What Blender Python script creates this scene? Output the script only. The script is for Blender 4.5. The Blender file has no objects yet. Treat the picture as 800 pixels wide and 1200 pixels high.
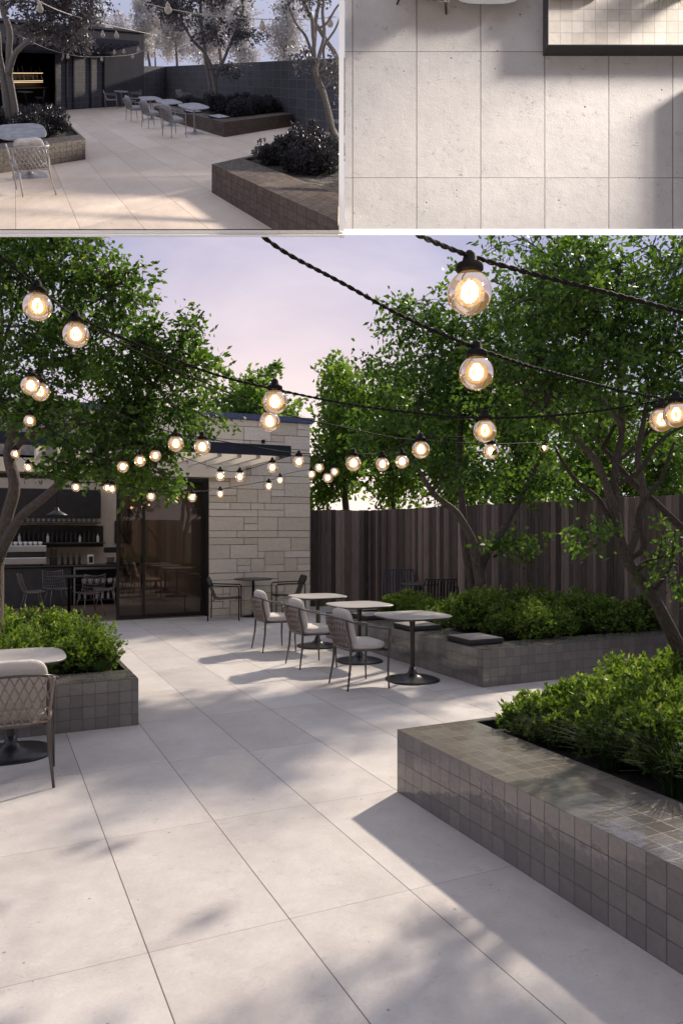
import bpy, math, random
import numpy as np
from mathutils import Vector, Matrix, noise
PI = math.pi
rnd = random.Random(7)
nr = np.random.default_rng(11)
SC = bpy.context.scene
COL = SC.collection

# ------------------------------------------------------------------ camera frame
TH = math.radians(25.3); EYE = 1.68; FP = 871.0
F2 = Vector((math.sin(TH), math.cos(TH), 0)); R2 = Vector((math.cos(TH), -math.sin(TH), 0)); UP = Vector((0, 0, 1))
CAM = Vector((0, 0, EYE))
def P(u, v, Z):
    """point seen at picture position u, v at distance Z ahead of the viewer"""
    return CAM + F2 * Z + R2 * ((u - 400) / FP * Z) + UP * ((621 - v) / FP * Z)

# the raked display stage (upper left) shows the same courtyard as a small model
T1 = math.radians(30.5); f1 = 308.0
P1 = Vector((-.043, 1.255, EYE)); F1 = Vector((math.sin(T1), math.cos(T1), 0)); R1 = Vector((math.cos(T1), -math.sin(T1), 0))
S1 = 1.2 / 2.84
K1 = f1 / FP * S1
def c1(w):
    r = Vector(w) - P1
    return Vector((r.dot(R1), r.z, r.dot(F1)))
def stage_pt(w):
    x, y, z = c1(w)
    Zm = S1 * z
    return CAM + F2 * Zm + R2 * (K1 * x - 201.5 / FP * Zm) + UP * (K1 * y + 535.0 / FP * Zm)
def frame(d):
    z = d.normalized(); y = (Vector((0, 1, 0)) - z * z.y).normalized(); x = y.cross(z)
    return Matrix((x, y, z)).transposed()
def stage_mat(w, yaw=0, sc=1.0):
    c = c1(w); m = stage_pt(w) - CAM
    dm = Vector((m.dot(R2), m.z, m.dot(F2)))
    Q = frame(dm) @ frame(c).transposed()
    pj = lambda w_: (w_.x*dm.z-dm.x*w_.z, w_.y*dm.z-dm.y*w_.z)
    h_, v_ = pj(Q @ Vector((1, 0, 0))), pj(Q @ Vector((0, 1, 0)))
    a_ = (math.atan2(h_[1], h_[0])*1.3 + (math.atan2(v_[1], v_[0])-PI/2)*.7)/2
    Q = Matrix.Rotation(-a_, 3, dm.normalized()) @ Q
    C1 = Matrix((R1, UP, F1)); Cm = Matrix((R2, UP, F2))
    rot = Cm.transposed() @ Q @ C1 @ Matrix.Rotation(yaw, 3, 'Z')
    return Matrix.Translation(stage_pt(w)) @ rot.to_4x4() @ Matrix.Scale(K1 * sc * .95, 4)

# ------------------------------------------------------------------ mesh builder
class MB:
    def __init__(s): s.v = []; s.f = []; s.uv = []; s.col = []; s.sm = []
    def face(s, pts, uv=None, c=0.5, smooth=False):
        n = len(s.v); s.v += [Vector(p) for p in pts]; s.f.append(list(range(n, n + len(pts))))
        s.uv.append(uv or [(0, 0)] * len(pts)); s.col.append(c); s.sm.append(smooth)
    def box(s, a, b, c=.5, M=None, skip='', bev=0):
        x0, y0, z0 = a; x1, y1, z1 = b
        q = lambda *p: (M @ Vector(p)) if M else Vector(p)
        fs = {'b': ([(x0,y1,z0),(x1,y1,z0),(x1,y0,z0),(x0,y0,z0)], (0,1)), 't': ([(x0,y0,z1),(x1,y0,z1),(x1,y1,z1),(x0,y1,z1)], (0,1)),
              'f': ([(x0,y0,z0),(x1,y0,z0),(x1,y0,z1),(x0,y0,z1)], (0,2)), 'k': ([(x1,y1,z0),(x0,y1,z0),(x0,y1,z1),(x1,y1,z1)], (0,2)),
              'l': ([(x0,y1,z0),(x0,y0,z0),(x0,y0,z1),(x0,y1,z1)], (1,2)), 'r': ([(x1,y0,z0),(x1,y1,z0),(x1,y1,z1),(x1,y0,z1)], (1,2))}
        for k, (pp, ax) in fs.items():
            if k in skip: continue
            s.face([q(*p) for p in pp], [(p[ax[0]], p[ax[1]]) for p in pp], c)
    def bbox(s, a, b, r=.01, c=.5, M=None):
        """chamfered box"""
        x0, y0, z0 = a; x1, y1, z1 = b; n = len(s.v); base = []
        q = lambda p: (M @ Vector(p)) if M else Vector(p)
        def V(x, y, z): return q((x, y, z))
        xs, ys, zs = (x0, x0+r, x1-r, x1), (y0, y0+r, y1-r, y1), (z0, z0+r, z1-r, z1)
        lo, hi = 1, 2
        def fc(*p): s.face([V(xs[i], ys[j], zs[k]) for i, j, k in p], [(xs[i]+zs[k]*.3, ys[j]+zs[k]) for i, j, k in p], c)
        fc((1,1,3),(2,1,3),(2,2,3),(1,2,3)); fc((1,2,0),(2,2,0),(2,1,0),(1,1,0))
        fc((1,0,1),(2,0,1),(2,0,2),(1,0,2)); fc((2,3,1),(1,3,1),(1,3,2),(2,3,2))
        fc((0,2,1),(0,1,1),(0,1,2),(0,2,2)); fc((3,1,1),(3,2,1),(3,2,2),(3,1,2))
        for i, e in ((1,0),(2,3)):
            a_, b_ = ((1,2) if i == 1 else (2,1))
            fc((i,0,a_) if 0 else (1 if 0 else i,0,1),(i,0,2),(e,1,2),(e,1,1)); fc((e,2,1),(e,2,2),(i,3,2),(i,3,1))
            fc((e,1,2),(i,1,3),(i,2,3),(e,2,2)); fc((e,1,1),(e,2,1),(i,2,0),(i,1,0))
            for j, g in ((1,0),(2,3)):
                fc((i,g,2),(i,j,3),(e,j,2)); fc((i,g,1),(e,j,1),(i,j,0))
        for j, g in ((1,0),(2,3)):
            fc((1,g,2),(2,g,2),(2,j,3),(1,j,3)); fc((1,g,1),(1,j,0),(2,j,0),(2,g,1))
    def tube(s, pts, rad, seg=8, c=.5, cap=True, flat=1.0):
        pts = [Vector(p) for p in pts]; m = len(pts)
        if m < 2: return
        rad = rad if isinstance(rad, (list, tuple)) else [rad] * m
        n0 = len(s.v); prev = None
        for i, p in enumerate(pts):
            t = (pts[min(i+1, m-1)] - pts[max(i-1, 0)])
            t = t.normalized() if t.length > 1e-9 else Vector((0, 0, 1))
            if prev is None:
                a = t.cross(Vector((0, 0, 1)));
                if a.length < .15: a = t.cross(Vector((1, 0, 0)))
            else: a = prev - t * prev.dot(t)
            a.normalize(); prev = a; b = t.cross(a)
            for k in range(seg):
                w = 2 * PI * k / seg
                s.v.append(p + a * (math.cos(w) * rad[i]) + b * (math.sin(w) * rad[i] * flat))
        for i in range(m - 1):
            for k in range(seg):
                k2 = (k + 1) % seg
                s.f.append([n0+i*seg+k, n0+i*seg+k2, n0+(i+1)*seg+k2, n0+(i+1)*seg+k])
                s.uv.append([(k/seg, i*.3), ((k+1)/seg, i*.3), ((k+1)/seg, i*.3+.3), (k/seg, i*.3+.3)]); s.col.append(c); s.sm.append(True)
        if cap:
            for o, rv in ((n0, True), (n0+(m-1)*seg, False)):
                l = [o+k for k in range(seg)]
                if rv: l.reverse()
                s.f.append(l); s.uv.append([(0, 0)]*seg); s.col.append(c); s.sm.append(False)
    def lathe(s, prof, seg=24, ctr=(0, 0, 0), sq=2.0, c=.5, M=None, smooth=True):
        """profile of (radius, z) turned round the vertical; sq > 2 makes it squircle-shaped"""
        n0 = len(s.v); ctr = Vector(ctr)
        for (r, z, *e) in prof:
            ex = e[0] if e else sq
            for k in range(seg):
                w = 2 * PI * k / seg; cw, sw = math.cos(w), math.sin(w)
                rr = r / (abs(cw)**ex + abs(sw)**ex) ** (1 / ex)
                p = ctr + Vector((rr*cw, rr*sw, z)); s.v.append(M @ p if M else p)
        for i in range(len(prof) - 1):
            for k in range(seg):
                k2 = (k+1) % seg
                s.f.append([n0+i*seg+k, n0+i*seg+k2, n0+(i+1)*seg+k2, n0+(i+1)*seg+k])
                s.uv.append([(k/seg, i), ((k+1)/seg, i), ((k+1)/seg, i+1), (k/seg, i+1)]); s.col.append(c); s.sm.append(smooth)
        for o, rv, pr in ((n0, True, prof[0]), (n0+(len(prof)-1)*seg, False, prof[-1])):
            if pr[0] > 1e-4:
                l = [o+k for k in range(seg)]
                if rv: l.reverse()
                s.f.append(l); s.uv.append([(s.v[j].x, s.v[j].y) for j in l]); s.col.append(c); s.sm.append(False)
    def build(s, name, mat, parent=None, xf=None):
        me = bpy.data.meshes.new(name)
        v = [xf(p) for p in s.v] if xf else s.v
        me.from_pydata([tuple(p) for p in v], [], s.f)
        uv = me.uv_layers.new(name='UVMap'); flat = [c for f in s.uv for t in f for c in t]
        uv.data.foreach_set('uv', flat)
        at = me.attributes.new('v', 'FLOAT', 'FACE'); at.data.foreach_set('value', s.col)
        me.polygons.foreach_set('use_smooth', s.sm)
        me.materials.append(mat); me.update()
        o = bpy.data.objects.new(name, me); COL.objects.link(o); o.parent = parent
        return o

def tag(o, label=None, cat=None, group=None, kind=None):
    if label: o['label'] = label
    if cat: o['category'] = cat
    if group: o['group'] = group
    if kind: o['kind'] = kind
    return o
def empty(name, loc=(0, 0, 0), rz=0):
    o = bpy.data.objects.new(name, None); COL.objects.link(o); o.location = loc; o.rotation_euler.z = rz; o.empty_display_size = .1
    return o
PROTOS = []
def copy_tree(o, parent=None, mm=None):
    c = o.copy(); COL.objects.link(c); c.parent = parent
    if mm is not None and c.type == 'MESH':
        for sl in c.material_slots:
            n = sl.material.name
            if n in mm: sl.link = 'OBJECT'; sl.material = mm[n]
    for ch in o.children: copy_tree(ch, c, mm)
    return c
def put(proto, loc, yaw=0, sc=1.0, label=None, cat=None, group=None):
    c = copy_tree(proto); c.location = loc; c.rotation_euler = (0, 0, yaw); c.scale = (sc,)*3 if not isinstance(sc, tuple) else sc
    tag(c, label, cat, group)
    if not group and 'group' in c: del c['group']
    return c
def put_stage(proto, loc, yaw=0, sc=1.0, label=None, cat=None, group=None):
    c = copy_tree(proto, None, GREY); c.matrix_world = stage_mat(loc, yaw, sc); tag(c, label, cat, group)
    return c

# ------------------------------------------------------------------ materials
def newmat(name):
    m = bpy.data.materials.new(name); m.use_nodes = True; nt = m.node_tree; nt.nodes.clear()
    out = nt.nodes.new('ShaderNodeOutputMaterial'); return m, nt, out
class N:
    def __init__(s, nt): s.nt = nt
    def n(s, t, **k):
        x = s.nt.nodes.new(t)
        for a, b in k.items(): setattr(x, a, b)
        return x
    def l(s, a, b): s.nt.links.new(a, b)
    def math(s, op, a, b=None, clamp=False):
        x = s.n('ShaderNodeMath', operation=op, use_clamp=clamp)
        for i, q in enumerate((a, b)):
            if q is None: continue
            if hasattr(q, 'is_output'): s.l(q, x.inputs[i])
            else: x.inputs[i].default_value = q
        return x.outputs[0]
    def mix(s, fac, a, b, bt='MIX'):
        x = s.n('ShaderNodeMix', data_type='RGBA', blend_type=bt)
        for i, q in ((0, fac), (6, a), (7, b)):
            if hasattr(q, 'is_output'): s.l(q, x.inputs[i])
            elif i == 0: x.inputs[i].default_value = q
            else: x.inputs[i].default_value = (*q, 1)
        return x.outputs[2]
    def noise(s, vec, scale, detail=4, rough=.55, out=0, dist=0):
        x = s.n('ShaderNodeTexNoise'); x.inputs['Scale'].default_value = scale; x.inputs['Detail'].default_value = detail
        x.inputs['Roughness'].default_value = rough; x.inputs['Distortion'].default_value = dist
        if vec is not None: s.l(vec, x.inputs['Vector'])
        return x.outputs[out]
    def ramp(s, fac, stops):
        x = s.n('ShaderNodeValToRGB'); e = x.color_ramp.elements
        while len(e) < len(stops): e.new(.5)
        for i, (p, c) in enumerate(stops): e[i].position = p; e[i].color = (*c, 1) if len(c) == 3 else c
        s.l(fac, x.inputs[0]); return x.outputs[0]
    def mapr(s, v, a, b, c=0, d=1):
        x = s.n('ShaderNodeMapRange'); s.l(v, x.inputs[0])
        for i, q in enumerate((a, b, c, d)): x.inputs[i+1].default_value = q
        return x.outputs[0]
    def bump(s, h, st=.3, dist=.01, nrm=None):
        x = s.n('ShaderNodeBump'); x.inputs['Strength'].default_value = st; x.inputs['Distance'].default_value = dist; s.l(h, x.inputs['Height'])
        if nrm: s.l(nrm, x.inputs['Normal'])
        return x.outputs[0]
    def bsdf(s, col, rough=.5, metal=0, nrm=None, spec=None, **k):
        x = s.n('ShaderNodeBsdfPrincipled')
        for key, q in (('Base Color', col), ('Roughness', rough), ('Metallic', metal)):
            if hasattr(q, 'is_output'): s.l(q, x.inputs[key])
            else: x.inputs[key].default_value = (*q, 1) if key == 'Base Color' else q
        if nrm: s.l(nrm, x.inputs['Normal'])
        if spec is not None: x.inputs['Specular IOR Level'].default_value = spec
        for a, b in k.items(): x.inputs[a.replace('_', ' ')].default_value = b
        return x.outputs[0]
def simple(name, col, rough=.5, metal=0, var=.25, scale=8, bump=.15, bdist=.004, spec=None):
    m, nt, out = newmat(name); g = N(nt); tc = g.n('ShaderNodeTexCoord')
    ns = g.noise(tc.outputs['Object'], scale, 5)
    c = g.mix(g.mapr(ns, .3, .7), tuple(x*(1-var) for x in col), tuple(min(1, x*(1+var)) for x in col))
    n2 = g.noise(tc.outputs['Object'], scale*6, 3)
    b = g.bump(n2, bump, bdist)
    g.l(g.bsdf(c, rough, metal, b, spec), out.inputs[0]); return m
def paving(name, c_lo, c_hi, joint, mark=.55, jw=1.0):
    m, nt, out = newmat(name); g = N(nt); tc = g.n('ShaderNodeTexCoord'); uv = tc.outputs['UV']
    sx = g.n('ShaderNodeSeparateXYZ'); g.l(uv, sx.inputs[0])
    tx = g.math('DIVIDE', g.math('SUBTRACT', sx.outputs[0], 1.168), .6); ty = g.math('DIVIDE', g.math('SUBTRACT', sx.outputs[1], 2.995), 1.2)
    fx = g.math('MULTIPLY', g.math('PINGPONG', tx, .5), .6); fy = g.math('MULTIPLY', g.math('PINGPONG', ty, .5), 1.2)
    jx = g.math('LESS_THAN', fx, .0026*jw); jy = g.math('MULTIPLY', g.math('LESS_THAN', fy, .0019*jw), .6 if jw < 1.5 else 1)
    j = g.math('MAXIMUM', jx, jy)
    cx = g.n('ShaderNodeCombineXYZ'); g.l(g.math('FLOOR', tx), cx.inputs[0]); g.l(g.math('FLOOR', ty), cx.inputs[1])
    wn = g.n('ShaderNodeTexWhiteNoise', noise_dimensions='3D'); g.l(cx.outputs[0], wn.inputs['Vector'])
    off = g.n('ShaderNodeVectorMath', operation='MULTIPLY_ADD'); g.l(wn.outputs['Color'], off.inputs[0]); off.inputs[1].default_value = (7, 7, 7); g.l(uv, off.inputs[2])
    v = off.outputs[0]
    n1 = g.noise(v, 1.6, 5, .6); n2 = g.noise(v, 9, 6, .7); n3 = g.noise(v, 70, 3)
    a = g.math('ADD', g.math('MULTIPLY', n1, .55), g.math('ADD', g.math('MULTIPLY', n2, .35), g.math('MULTIPLY', wn.outputs['Value'], .14)))
    base = g.mix(g.mapr(a, .36, .66), c_lo, c_hi)
    base = g.mix(g.mapr(n3, .35, .75, 0, .25), base, tuple(x*.8 for x in c_lo))
    # short curved fossil-like scratches
    vs = g.n('ShaderNodeMapping'); vs.inputs['Rotation'].default_value = (0, 0, .6); vs.inputs['Scale'].default_value = (1, 2.6, 1); g.l(v, vs.inputs[0])
    w = g.noise(vs.outputs[0], 7.5, 4, .6, dist=1.2)
    line = g.math('SUBTRACT', 1, g.math('MULTIPLY', g.math('ABSOLUTE', g.math('SUBTRACT', w, .5)), 60), clamp=True)
    msk = g.mapr(g.noise(v, 11.3, 3), .58, .66)
    sc = g.math('MULTIPLY', g.math('MULTIPLY', line, msk), mark)
    base = g.mix(sc, base, tuple(x*.45 for x in c_lo))
    # pits
    vo = g.n('ShaderNodeTexVoronoi'); vo.inputs['Scale'].default_value = 14; g.l(v, vo.inputs['Vector'])
    rp = g.math('MULTIPLY', g.n('ShaderNodeValue').outputs[0], 0)
    sepc = g.n('ShaderNodeSeparateColor'); g.l(vo.outputs['Color'], sepc.inputs[0])
    thr = g.mapr(sepc.outputs[0], .72, 1, 0, .17)
    pit = g.math('MULTIPLY', g.mapr(g.math('SUBTRACT', thr, g.math('ADD', vo.outputs['Distance'], g.math('MULTIPLY', n3, .08))), -.02, .02), .85)
    base = g.mix(g.math('MULTIPLY', pit, mark*1.3, True), base, tuple(x*.3 for x in c_lo))
    base = g.mix(j, base, joint)
    h = g.math('SUBTRACT', g.math('MULTIPLY', n3, .12), g.math('ADD', g.math('MULTIPLY', j, .9), g.math('MULTIPLY', pit, .5)))
    h = g.math('ADD', h, g.math('MULTIPLY', n2, .25))
    b = g.bump(h, .4, .006)
    g.l(g.bsdf(base, g.mapr(n2, .3, .7, .42, .66), 0, b, .4), out.inputs[0]); return m
def glazed(name, c_lo, c_hi, grout, size=.1, rough=.16, wav=.35, gw=.022, spec=.85):
    m, nt, out = newmat(name); g = N(nt); tc = g.n('ShaderNodeTexCoord'); uv = tc.outputs['UV']
    sx = g.n('ShaderNodeSeparateXYZ'); g.l(uv, sx.inputs[0])
    tx = g.math('DIVIDE', sx.outputs[0], size); ty = g.math('DIVIDE', sx.outputs[1], size)
    j = g.math('MAXIMUM', g.math('LESS_THAN', g.math('PINGPONG', tx, .5), gw), g.math('LESS_THAN', g.math('PINGPONG', ty, .5), gw))
    cx = g.n('ShaderNodeCombineXYZ'); g.l(g.math('FLOOR', tx), cx.inputs[0]); g.l(g.math('FLOOR', ty), cx.inputs[1])
    geo = g.n('ShaderNodeNewGeometry'); g.l(g.math('ROUND', g.math('MULTIPLY', g.n('ShaderNodeValue').outputs[0], 1)), cx.inputs[2])
    wn = g.n('ShaderNodeTexWhiteNoise', noise_dimensions='3D'); g.l(cx.outputs[0], wn.inputs['Vector'])
    n1 = g.noise(uv, 22, 4); base = g.mix(wn.outputs['Value'], c_lo, c_hi)
    base = g.mix(g.mapr(n1, .4, .8, 0, .3), base, tuple(x*.7 for x in c_lo))
    base = g.mix(j, base, grout)
    # each tile slightly tilted and wavy
    nw = g.noise(uv, 19, 2); nb = g.noise(uv, 60, 2)
    sc = g.n('ShaderNodeSeparateColor'); g.l(wn.outputs['Color'], sc.inputs[0])
    lx = g.math('MULTIPLY', g.math('SUBTRACT', g.math('FRACT', tx), .5), g.math('SUBTRACT', sc.outputs[0], .5))
    ly = g.math('MULTIPLY', g.math('SUBTRACT', g.math('FRACT', ty), .5), g.math('SUBTRACT', sc.outputs[1], .5))
    h = g.math('ADD', g.math('MULTIPLY', nw, .55), g.math('MULTIPLY', g.math('ADD', lx, ly), .5))
    h = g.math('SUBTRACT', g.math('ADD', h, g.math('MULTIPLY', nb, .05)), g.math('MULTIPLY', j, .6))
    b = g.bump(h, wav, .012)
    g.l(g.bsdf(base, g.math('ADD', g.math('MULTIPLY', j, .5), g.mapr(n1, .3, .7, rough*.8, rough*1.5)), 0, b, spec), out.inputs[0]); return m
def attrmat(name, stops, rough=.7, nscale=30, bump=.4, bdist=.004, spec=.3, stretch=None, grain=.3, coord='UV'):
    """colour by the per-piece value 'v' plus grain"""
    m, nt, out = newmat(name); g = N(nt); tc = g.n('ShaderNodeTexCoord'); at = g.n('ShaderNodeAttribute'); at.attribute_name = 'v'
    vec = tc.outputs[coord]
    mp = g.n('ShaderNodeMapping'); g.l(vec, mp.inputs[0])
    if stretch: mp.inputs['Scale'].default_value = stretch
    ad = g.n('ShaderNodeVectorMath', operation='ADD'); g.l(mp.outputs[0], ad.inputs[0])
    cc = g.n('ShaderNodeCombineXYZ'); g.l(g.math('MULTIPLY', at.outputs['Fac'], 31), cc.inputs[0]); g.l(g.math('MULTIPLY', at.outputs['Fac'], 17), cc.inputs[1]); g.l(cc.outputs[0], ad.inputs[1])
    n1 = g.noise(ad.outputs[0], nscale, 6, .65)
    f = g.math('ADD', at.outputs['Fac'], g.math('MULTIPLY', g.math('SUBTRACT', n1, .5), grain*2), True)
    c = g.ramp(f, stops)
    b = g.bump(n1, bump, bdist)
    g.l(g.bsdf(c, rough, 0, b, spec), out.inputs[0]); return m
def leafmat(name, stops, trans=.45, rough=.45, tcol=1.6, grey=False):
    m, nt, out = newmat(name); g = N(nt); at = g.n('ShaderNodeAttribute'); at.attribute_name = 'v'
    c = g.ramp(at.outputs['Fac'], stops)
    p = g.bsdf(c, rough, 0, None, .4)
    tr = g.n('ShaderNodeBsdfTranslucent'); g.l(g.mix(1, c, (1.5*tcol/1.6, 1.6*tcol/1.6, .6*tcol/1.6) if not grey else (1, 1, 1), 'MULTIPLY'), tr.inputs[0])
    mx = g.n('ShaderNodeMixShader'); mx.inputs[0].default_value = trans; g.l(p, mx.inputs[1]); g.l(tr.outputs[0], mx.inputs[2])
    g.l(mx.outputs[0], out.inputs[0]); return m
def emis(name, col, st, sample=False):
    m, nt, out = newmat(name); e = nt.nodes.new('ShaderNodeEmission'); e.inputs[0].default_value = (*col, 1); e.inputs[1].default_value = st
    nt.links.new(e.outputs[0], out.inputs[0])
    if not sample: m.cycles.emission_sampling = 'NONE'
    return m

M = {}
M['paving'] = paving('limestone paving', (.53, .49, .465), (.72, .68, .65), (.14, .13, .125))
M['paving_tan'] = paving('tan paving', (.66, .53, .41), (.86, .72, .58), (.2, .15, .11), .4)
M['paving_top'] = paving('paving from above', (.50, .485, .475), (.63, .605, .585), (.15, .15, .155), 1.3, 1.7)
M['glaze'] = glazed('glazed brown tile', (.175, .156, .14), (.245, .22, .198), (.05, .047, .045), rough=.05, wav=.34)
M['glaze_stage'] = glazed('glazed bronze tile', (.085, .064, .05), (.13, .098, .075), (.04, .035, .03), rough=.5, wav=.08, spec=.15)
M['glaze_cream'] = glazed('cream mosaic tile', (.52, .48, .42), (.70, .66, .60), (.36, .32, .29), rough=.6, wav=.05)
M['dark_tile'] = glazed('charcoal wall tile', (.045, .046, .054), (.07, .07, .082), (.14, .14, .16), size=.3, rough=.8, wav=.12)
M['dark_wall'] = simple('charcoal wall', (.065, .065, .075), 1, var=.1, spec=.05)
M['edge_dark'] = simple('dark edge trim', (.02, .02, .023), .4)
M['stone'] = attrmat('split limestone', [(0, (.60, .51, .39)), (.5, (.78, .685, .55)), (1, (.88, .82, .71))], .85, 14, 1.0, .02, .2, grain=.35)
M['mortar'] = simple('mortar', (.30, .27, .23), .9)
M['coping'] = simple('blue grey metal coping', (.09, .11, .19), .45, .3, var=.1)
M['fascia'] = simple('navy steel', (.028, .032, .05), .4, .3, var=.15)
M['cream'] = simple('cream painted timber', (.88, .82, .70), .6, var=.03)
M['bronze'] = simple('dark bronze frame', (.022, .018, .016), .35, .4)
M['wood'] = attrmat('weathered dark timber', [(0, (.05, .039, .033)), (.35, (.135, .104, .086)), (.7, (.25, .195, .163)), (1, (.44, .36, .31))], .75, 9, .8, .006, .25, stretch=(9, .35, 1), grain=.55)
M['bark'] = attrmat('bark', [(0, (.04, .03, .024)), (.45, (.12, .096, .078)), (1, (.30, .25, .21))], .8, 7, 1.0, .03, .3, stretch=(4, .8, 1), grain=.8)
M['leaf'] = leafmat('tree leaf', [(0, (.022, .046, .012)), (.45, (.062, .12, .026)), (.8, (.13, .21, .048)), (1, (.26, .33, .10))], .52, tcol=1.9)
M['leaf_far'] = leafmat('distant leaf', [(0, (.05, .095, .02)), (.6, (.12, .20, .04)), (1, (.24, .32, .08))], .6)
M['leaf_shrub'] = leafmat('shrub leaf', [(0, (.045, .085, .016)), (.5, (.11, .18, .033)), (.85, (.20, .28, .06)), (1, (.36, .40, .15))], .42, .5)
M['grass'] = leafmat('grass blade', [(0, (.015, .032, .009)), (.7, (.035, .065, .016)), (1, (.07, .12, .03))], .35, .8)
M['soil'] = simple('planting soil', (.02, .016, .012), .95, bump=.8, bdist=.02)
M['chair_frame'] = simple('grey brown metal', (.11, .097, .09), .36, .55, var=.12, scale=4, bump=.03)
M['rope'] = simple('taupe rope', (.25, .205, .18), .7, scale=60, bump=.5)
M['cushion'] = simple('oatmeal fabric', (.62, .575, .53), .9, var=.06, scale=90, bump=.5, bdist=.002)
M['cushion_top'] = simple('taupe fabric', (.33, .285, .26), .9, var=.06, scale=90, bump=.4, bdist=.002)
M['cushion_side'] = simple('charcoal fabric', (.05, .045, .045), .9, scale=90, bump=.4, bdist=.002)
M['tabletop'] = simple('pale stone tabletop', (.50, .47, .44), .35, var=.18, scale=3, bump=.03)
M['table_edge'] = simple('table edge', (.08, .072, .068), .4, .3)
M['table_base'] = simple('cast bronze', (.055, .052, .052), .33, .7, var=.15, bump=.1)
M['black_metal'] = simple('black metal', (.016, .015, .016), .4, .4)
M['blue_metal'] = simple('blue grey metal', (.03, .04, .075), .35, .4)
M['silver_wire'] = simple('silver wire', (.30, .28, .27), .35, .7)
M['cable'] = simple('black cable', (.012, .011, .011), .75, bump=.2, spec=.15)
M['room_wall'] = simple('warm plaster', (.72, .60, .45), .8, var=.06)
M['room_floor'] = simple('timber floor', (.16, .105, .07), .5)
M['room_dark'] = simple('black joinery', (.03, .026, .025), .4)
M['counter'] = simple('graphite counter', (.075, .07, .068), .4)
M['steel'] = simple('brushed steel', (.5, .49, .48), .28, .9, var=.08, scale=3)
M['bottle'] = simple('dark bottle glass', (.03, .025, .02), .12)
M['china'] = simple('white china', (.85, .82, .76), .3, var=.03)
M['red'] = simple('red enamel', (.25, .03, .025), .4)
M['white'] = simple('white board', (.93, .93, .92), .6, var=.01, bump=.02)
# glass
m, nt, out = newmat('dark glazing'); g = N(nt)
tr = g.n('ShaderNodeBsdfTransparent'); tr.inputs[0].default_value = (.42, .38, .34, 1)
gl = g.n('ShaderNodeBsdfGlossy'); gl.inputs['Roughness'].default_value = .015; gl.inputs[0].default_value = (.62, .52, .46, 1)
fr = g.n('ShaderNodeFresnel'); fr.inputs[0].default_value = 1.7
mx = g.n('ShaderNodeMixShader'); g.l(g.math('ADD', g.math('MULTIPLY', fr.outputs[0], .8), .05, True), mx.inputs[0]); g.l(tr.outputs[0], mx.inputs[1]); g.l(gl.outputs[0], mx.inputs[2]); g.l(mx.outputs[0], out.inputs[0]); M['glazing'] = m
m, nt, out = newmat('warm lit globe glass'); g = N(nt)
tr = g.n('ShaderNodeBsdfTransparent'); tr.inputs[0].default_value = (.93, .87, .80, 1)
gl = g.n('ShaderNodeBsdfGlossy'); gl.inputs['Roughness'].default_value = .03
em = g.n('ShaderNodeEmission'); em.inputs[0].default_value = (1, .55, .22, 1); em.inputs[1].default_value = 1.05
fr = g.n('ShaderNodeFresnel'); fr.inputs[0].default_value = 1.45
m1 = g.n('ShaderNodeMixShader'); g.l(fr.outputs[0], m1.inputs[0]); g.l(tr.outputs[0], m1.inputs[1]); g.l(gl.outputs[0], m1.inputs[2])
m2 = g.n('ShaderNodeMixShader'); m2.inputs[0].default_value = .2; g.l(m1.outputs[0], m2.inputs[1]); g.l(em.outputs[0], m2.inputs[2])  # some warm emission put into the glass as a haze of bulb light
g.l(m2.outputs[0], out.inputs[0]); m.cycles.emission_sampling = 'NONE'; M['globe'] = m
M['filament'] = emis('filament', (1, .72, .38), 32)
M['globe_halo'] = m
m, nt, out = newmat('lit inner frosting'); g = N(nt)
tr = g.n('ShaderNodeBsdfTransparent'); em = g.n('ShaderNodeEmission'); em.inputs[0].default_value = (1, .62, .28, 1); em.inputs[1].default_value = 3.4
lw = g.n('ShaderNodeMixShader'); lw.inputs[0].default_value = .085; g.l(tr.outputs[0], lw.inputs[1]); g.l(em.outputs[0], lw.inputs[2]); g.l(lw.outputs[0], out.inputs[0]); m.cycles.emission_sampling = 'NONE'; M['frost'] = m  # faint emission that imitates the soft glow around the filament
M['shelf_light'] = emis('warm shelf light', (1, .68, .4), 2.2, True)
# greys for the model courtyard
G_ = {}
G_['leaf'] = leafmat('grey leaf', [(0, (.06, .058, .066)), (.6, (.15, .145, .16)), (1, (.34, .33, .36))], .3, grey=True)
G_['leaf_far'] = leafmat('pale grey leaf', [(0, (.5, .49, .5)), (1, (.8, .79, .8))], .3, grey=True)
G_['shrub'] = leafmat('charcoal leaf', [(0, (.025, .025, .03)), (1, (.09, .088, .1))], .1, .4, grey=True)
G_['bark'] = attrmat('pale grey bark', [(0, (.16, .15, .15)), (1, (.40, .38, .38))], .8, 12, .6, .01, grain=.4)
G_['frame'] = simple('light grey metal', (.36, .35, .36), .4, .2)
G_['fabric'] = simple('pale grey fabric', (.42, .42, .45), .9)
G_['paper'] = simple('white paper lantern', (.5, .47, .43), .8)
G_['cord'] = simple('pale cord', (.5, .47, .44), .7)
GREY = {M['leaf'].name: G_['leaf'], M['leaf_far'].name: G_['leaf_far'], M['leaf_shrub'].name: G_['shrub'], M['grass'].name: G_['shrub'], M['bark'].name: G_['bark'],
        M['chair_frame'].name: G_['frame'], M['rope'].name: G_['frame'], M['cushion'].name: G_['fabric'], M['cushion_top'].name: G_['fabric'], M['cushion_side'].name: M['cushion_side'],
        M['tabletop'].name: G_['fabric'], M['table_base'].name: G_['frame'], M['black_metal'].name: G_['frame'], M['silver_wire'].name: G_['frame'], M['blue_metal'].name: G_['frame'],
        M['globe'].name: G_['paper'], M['cable'].name: G_['cord'], M['frost'].name: G_['paper'], M['filament'].name: G_['paper'], M['table_edge'].name: G_['frame']}

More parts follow.
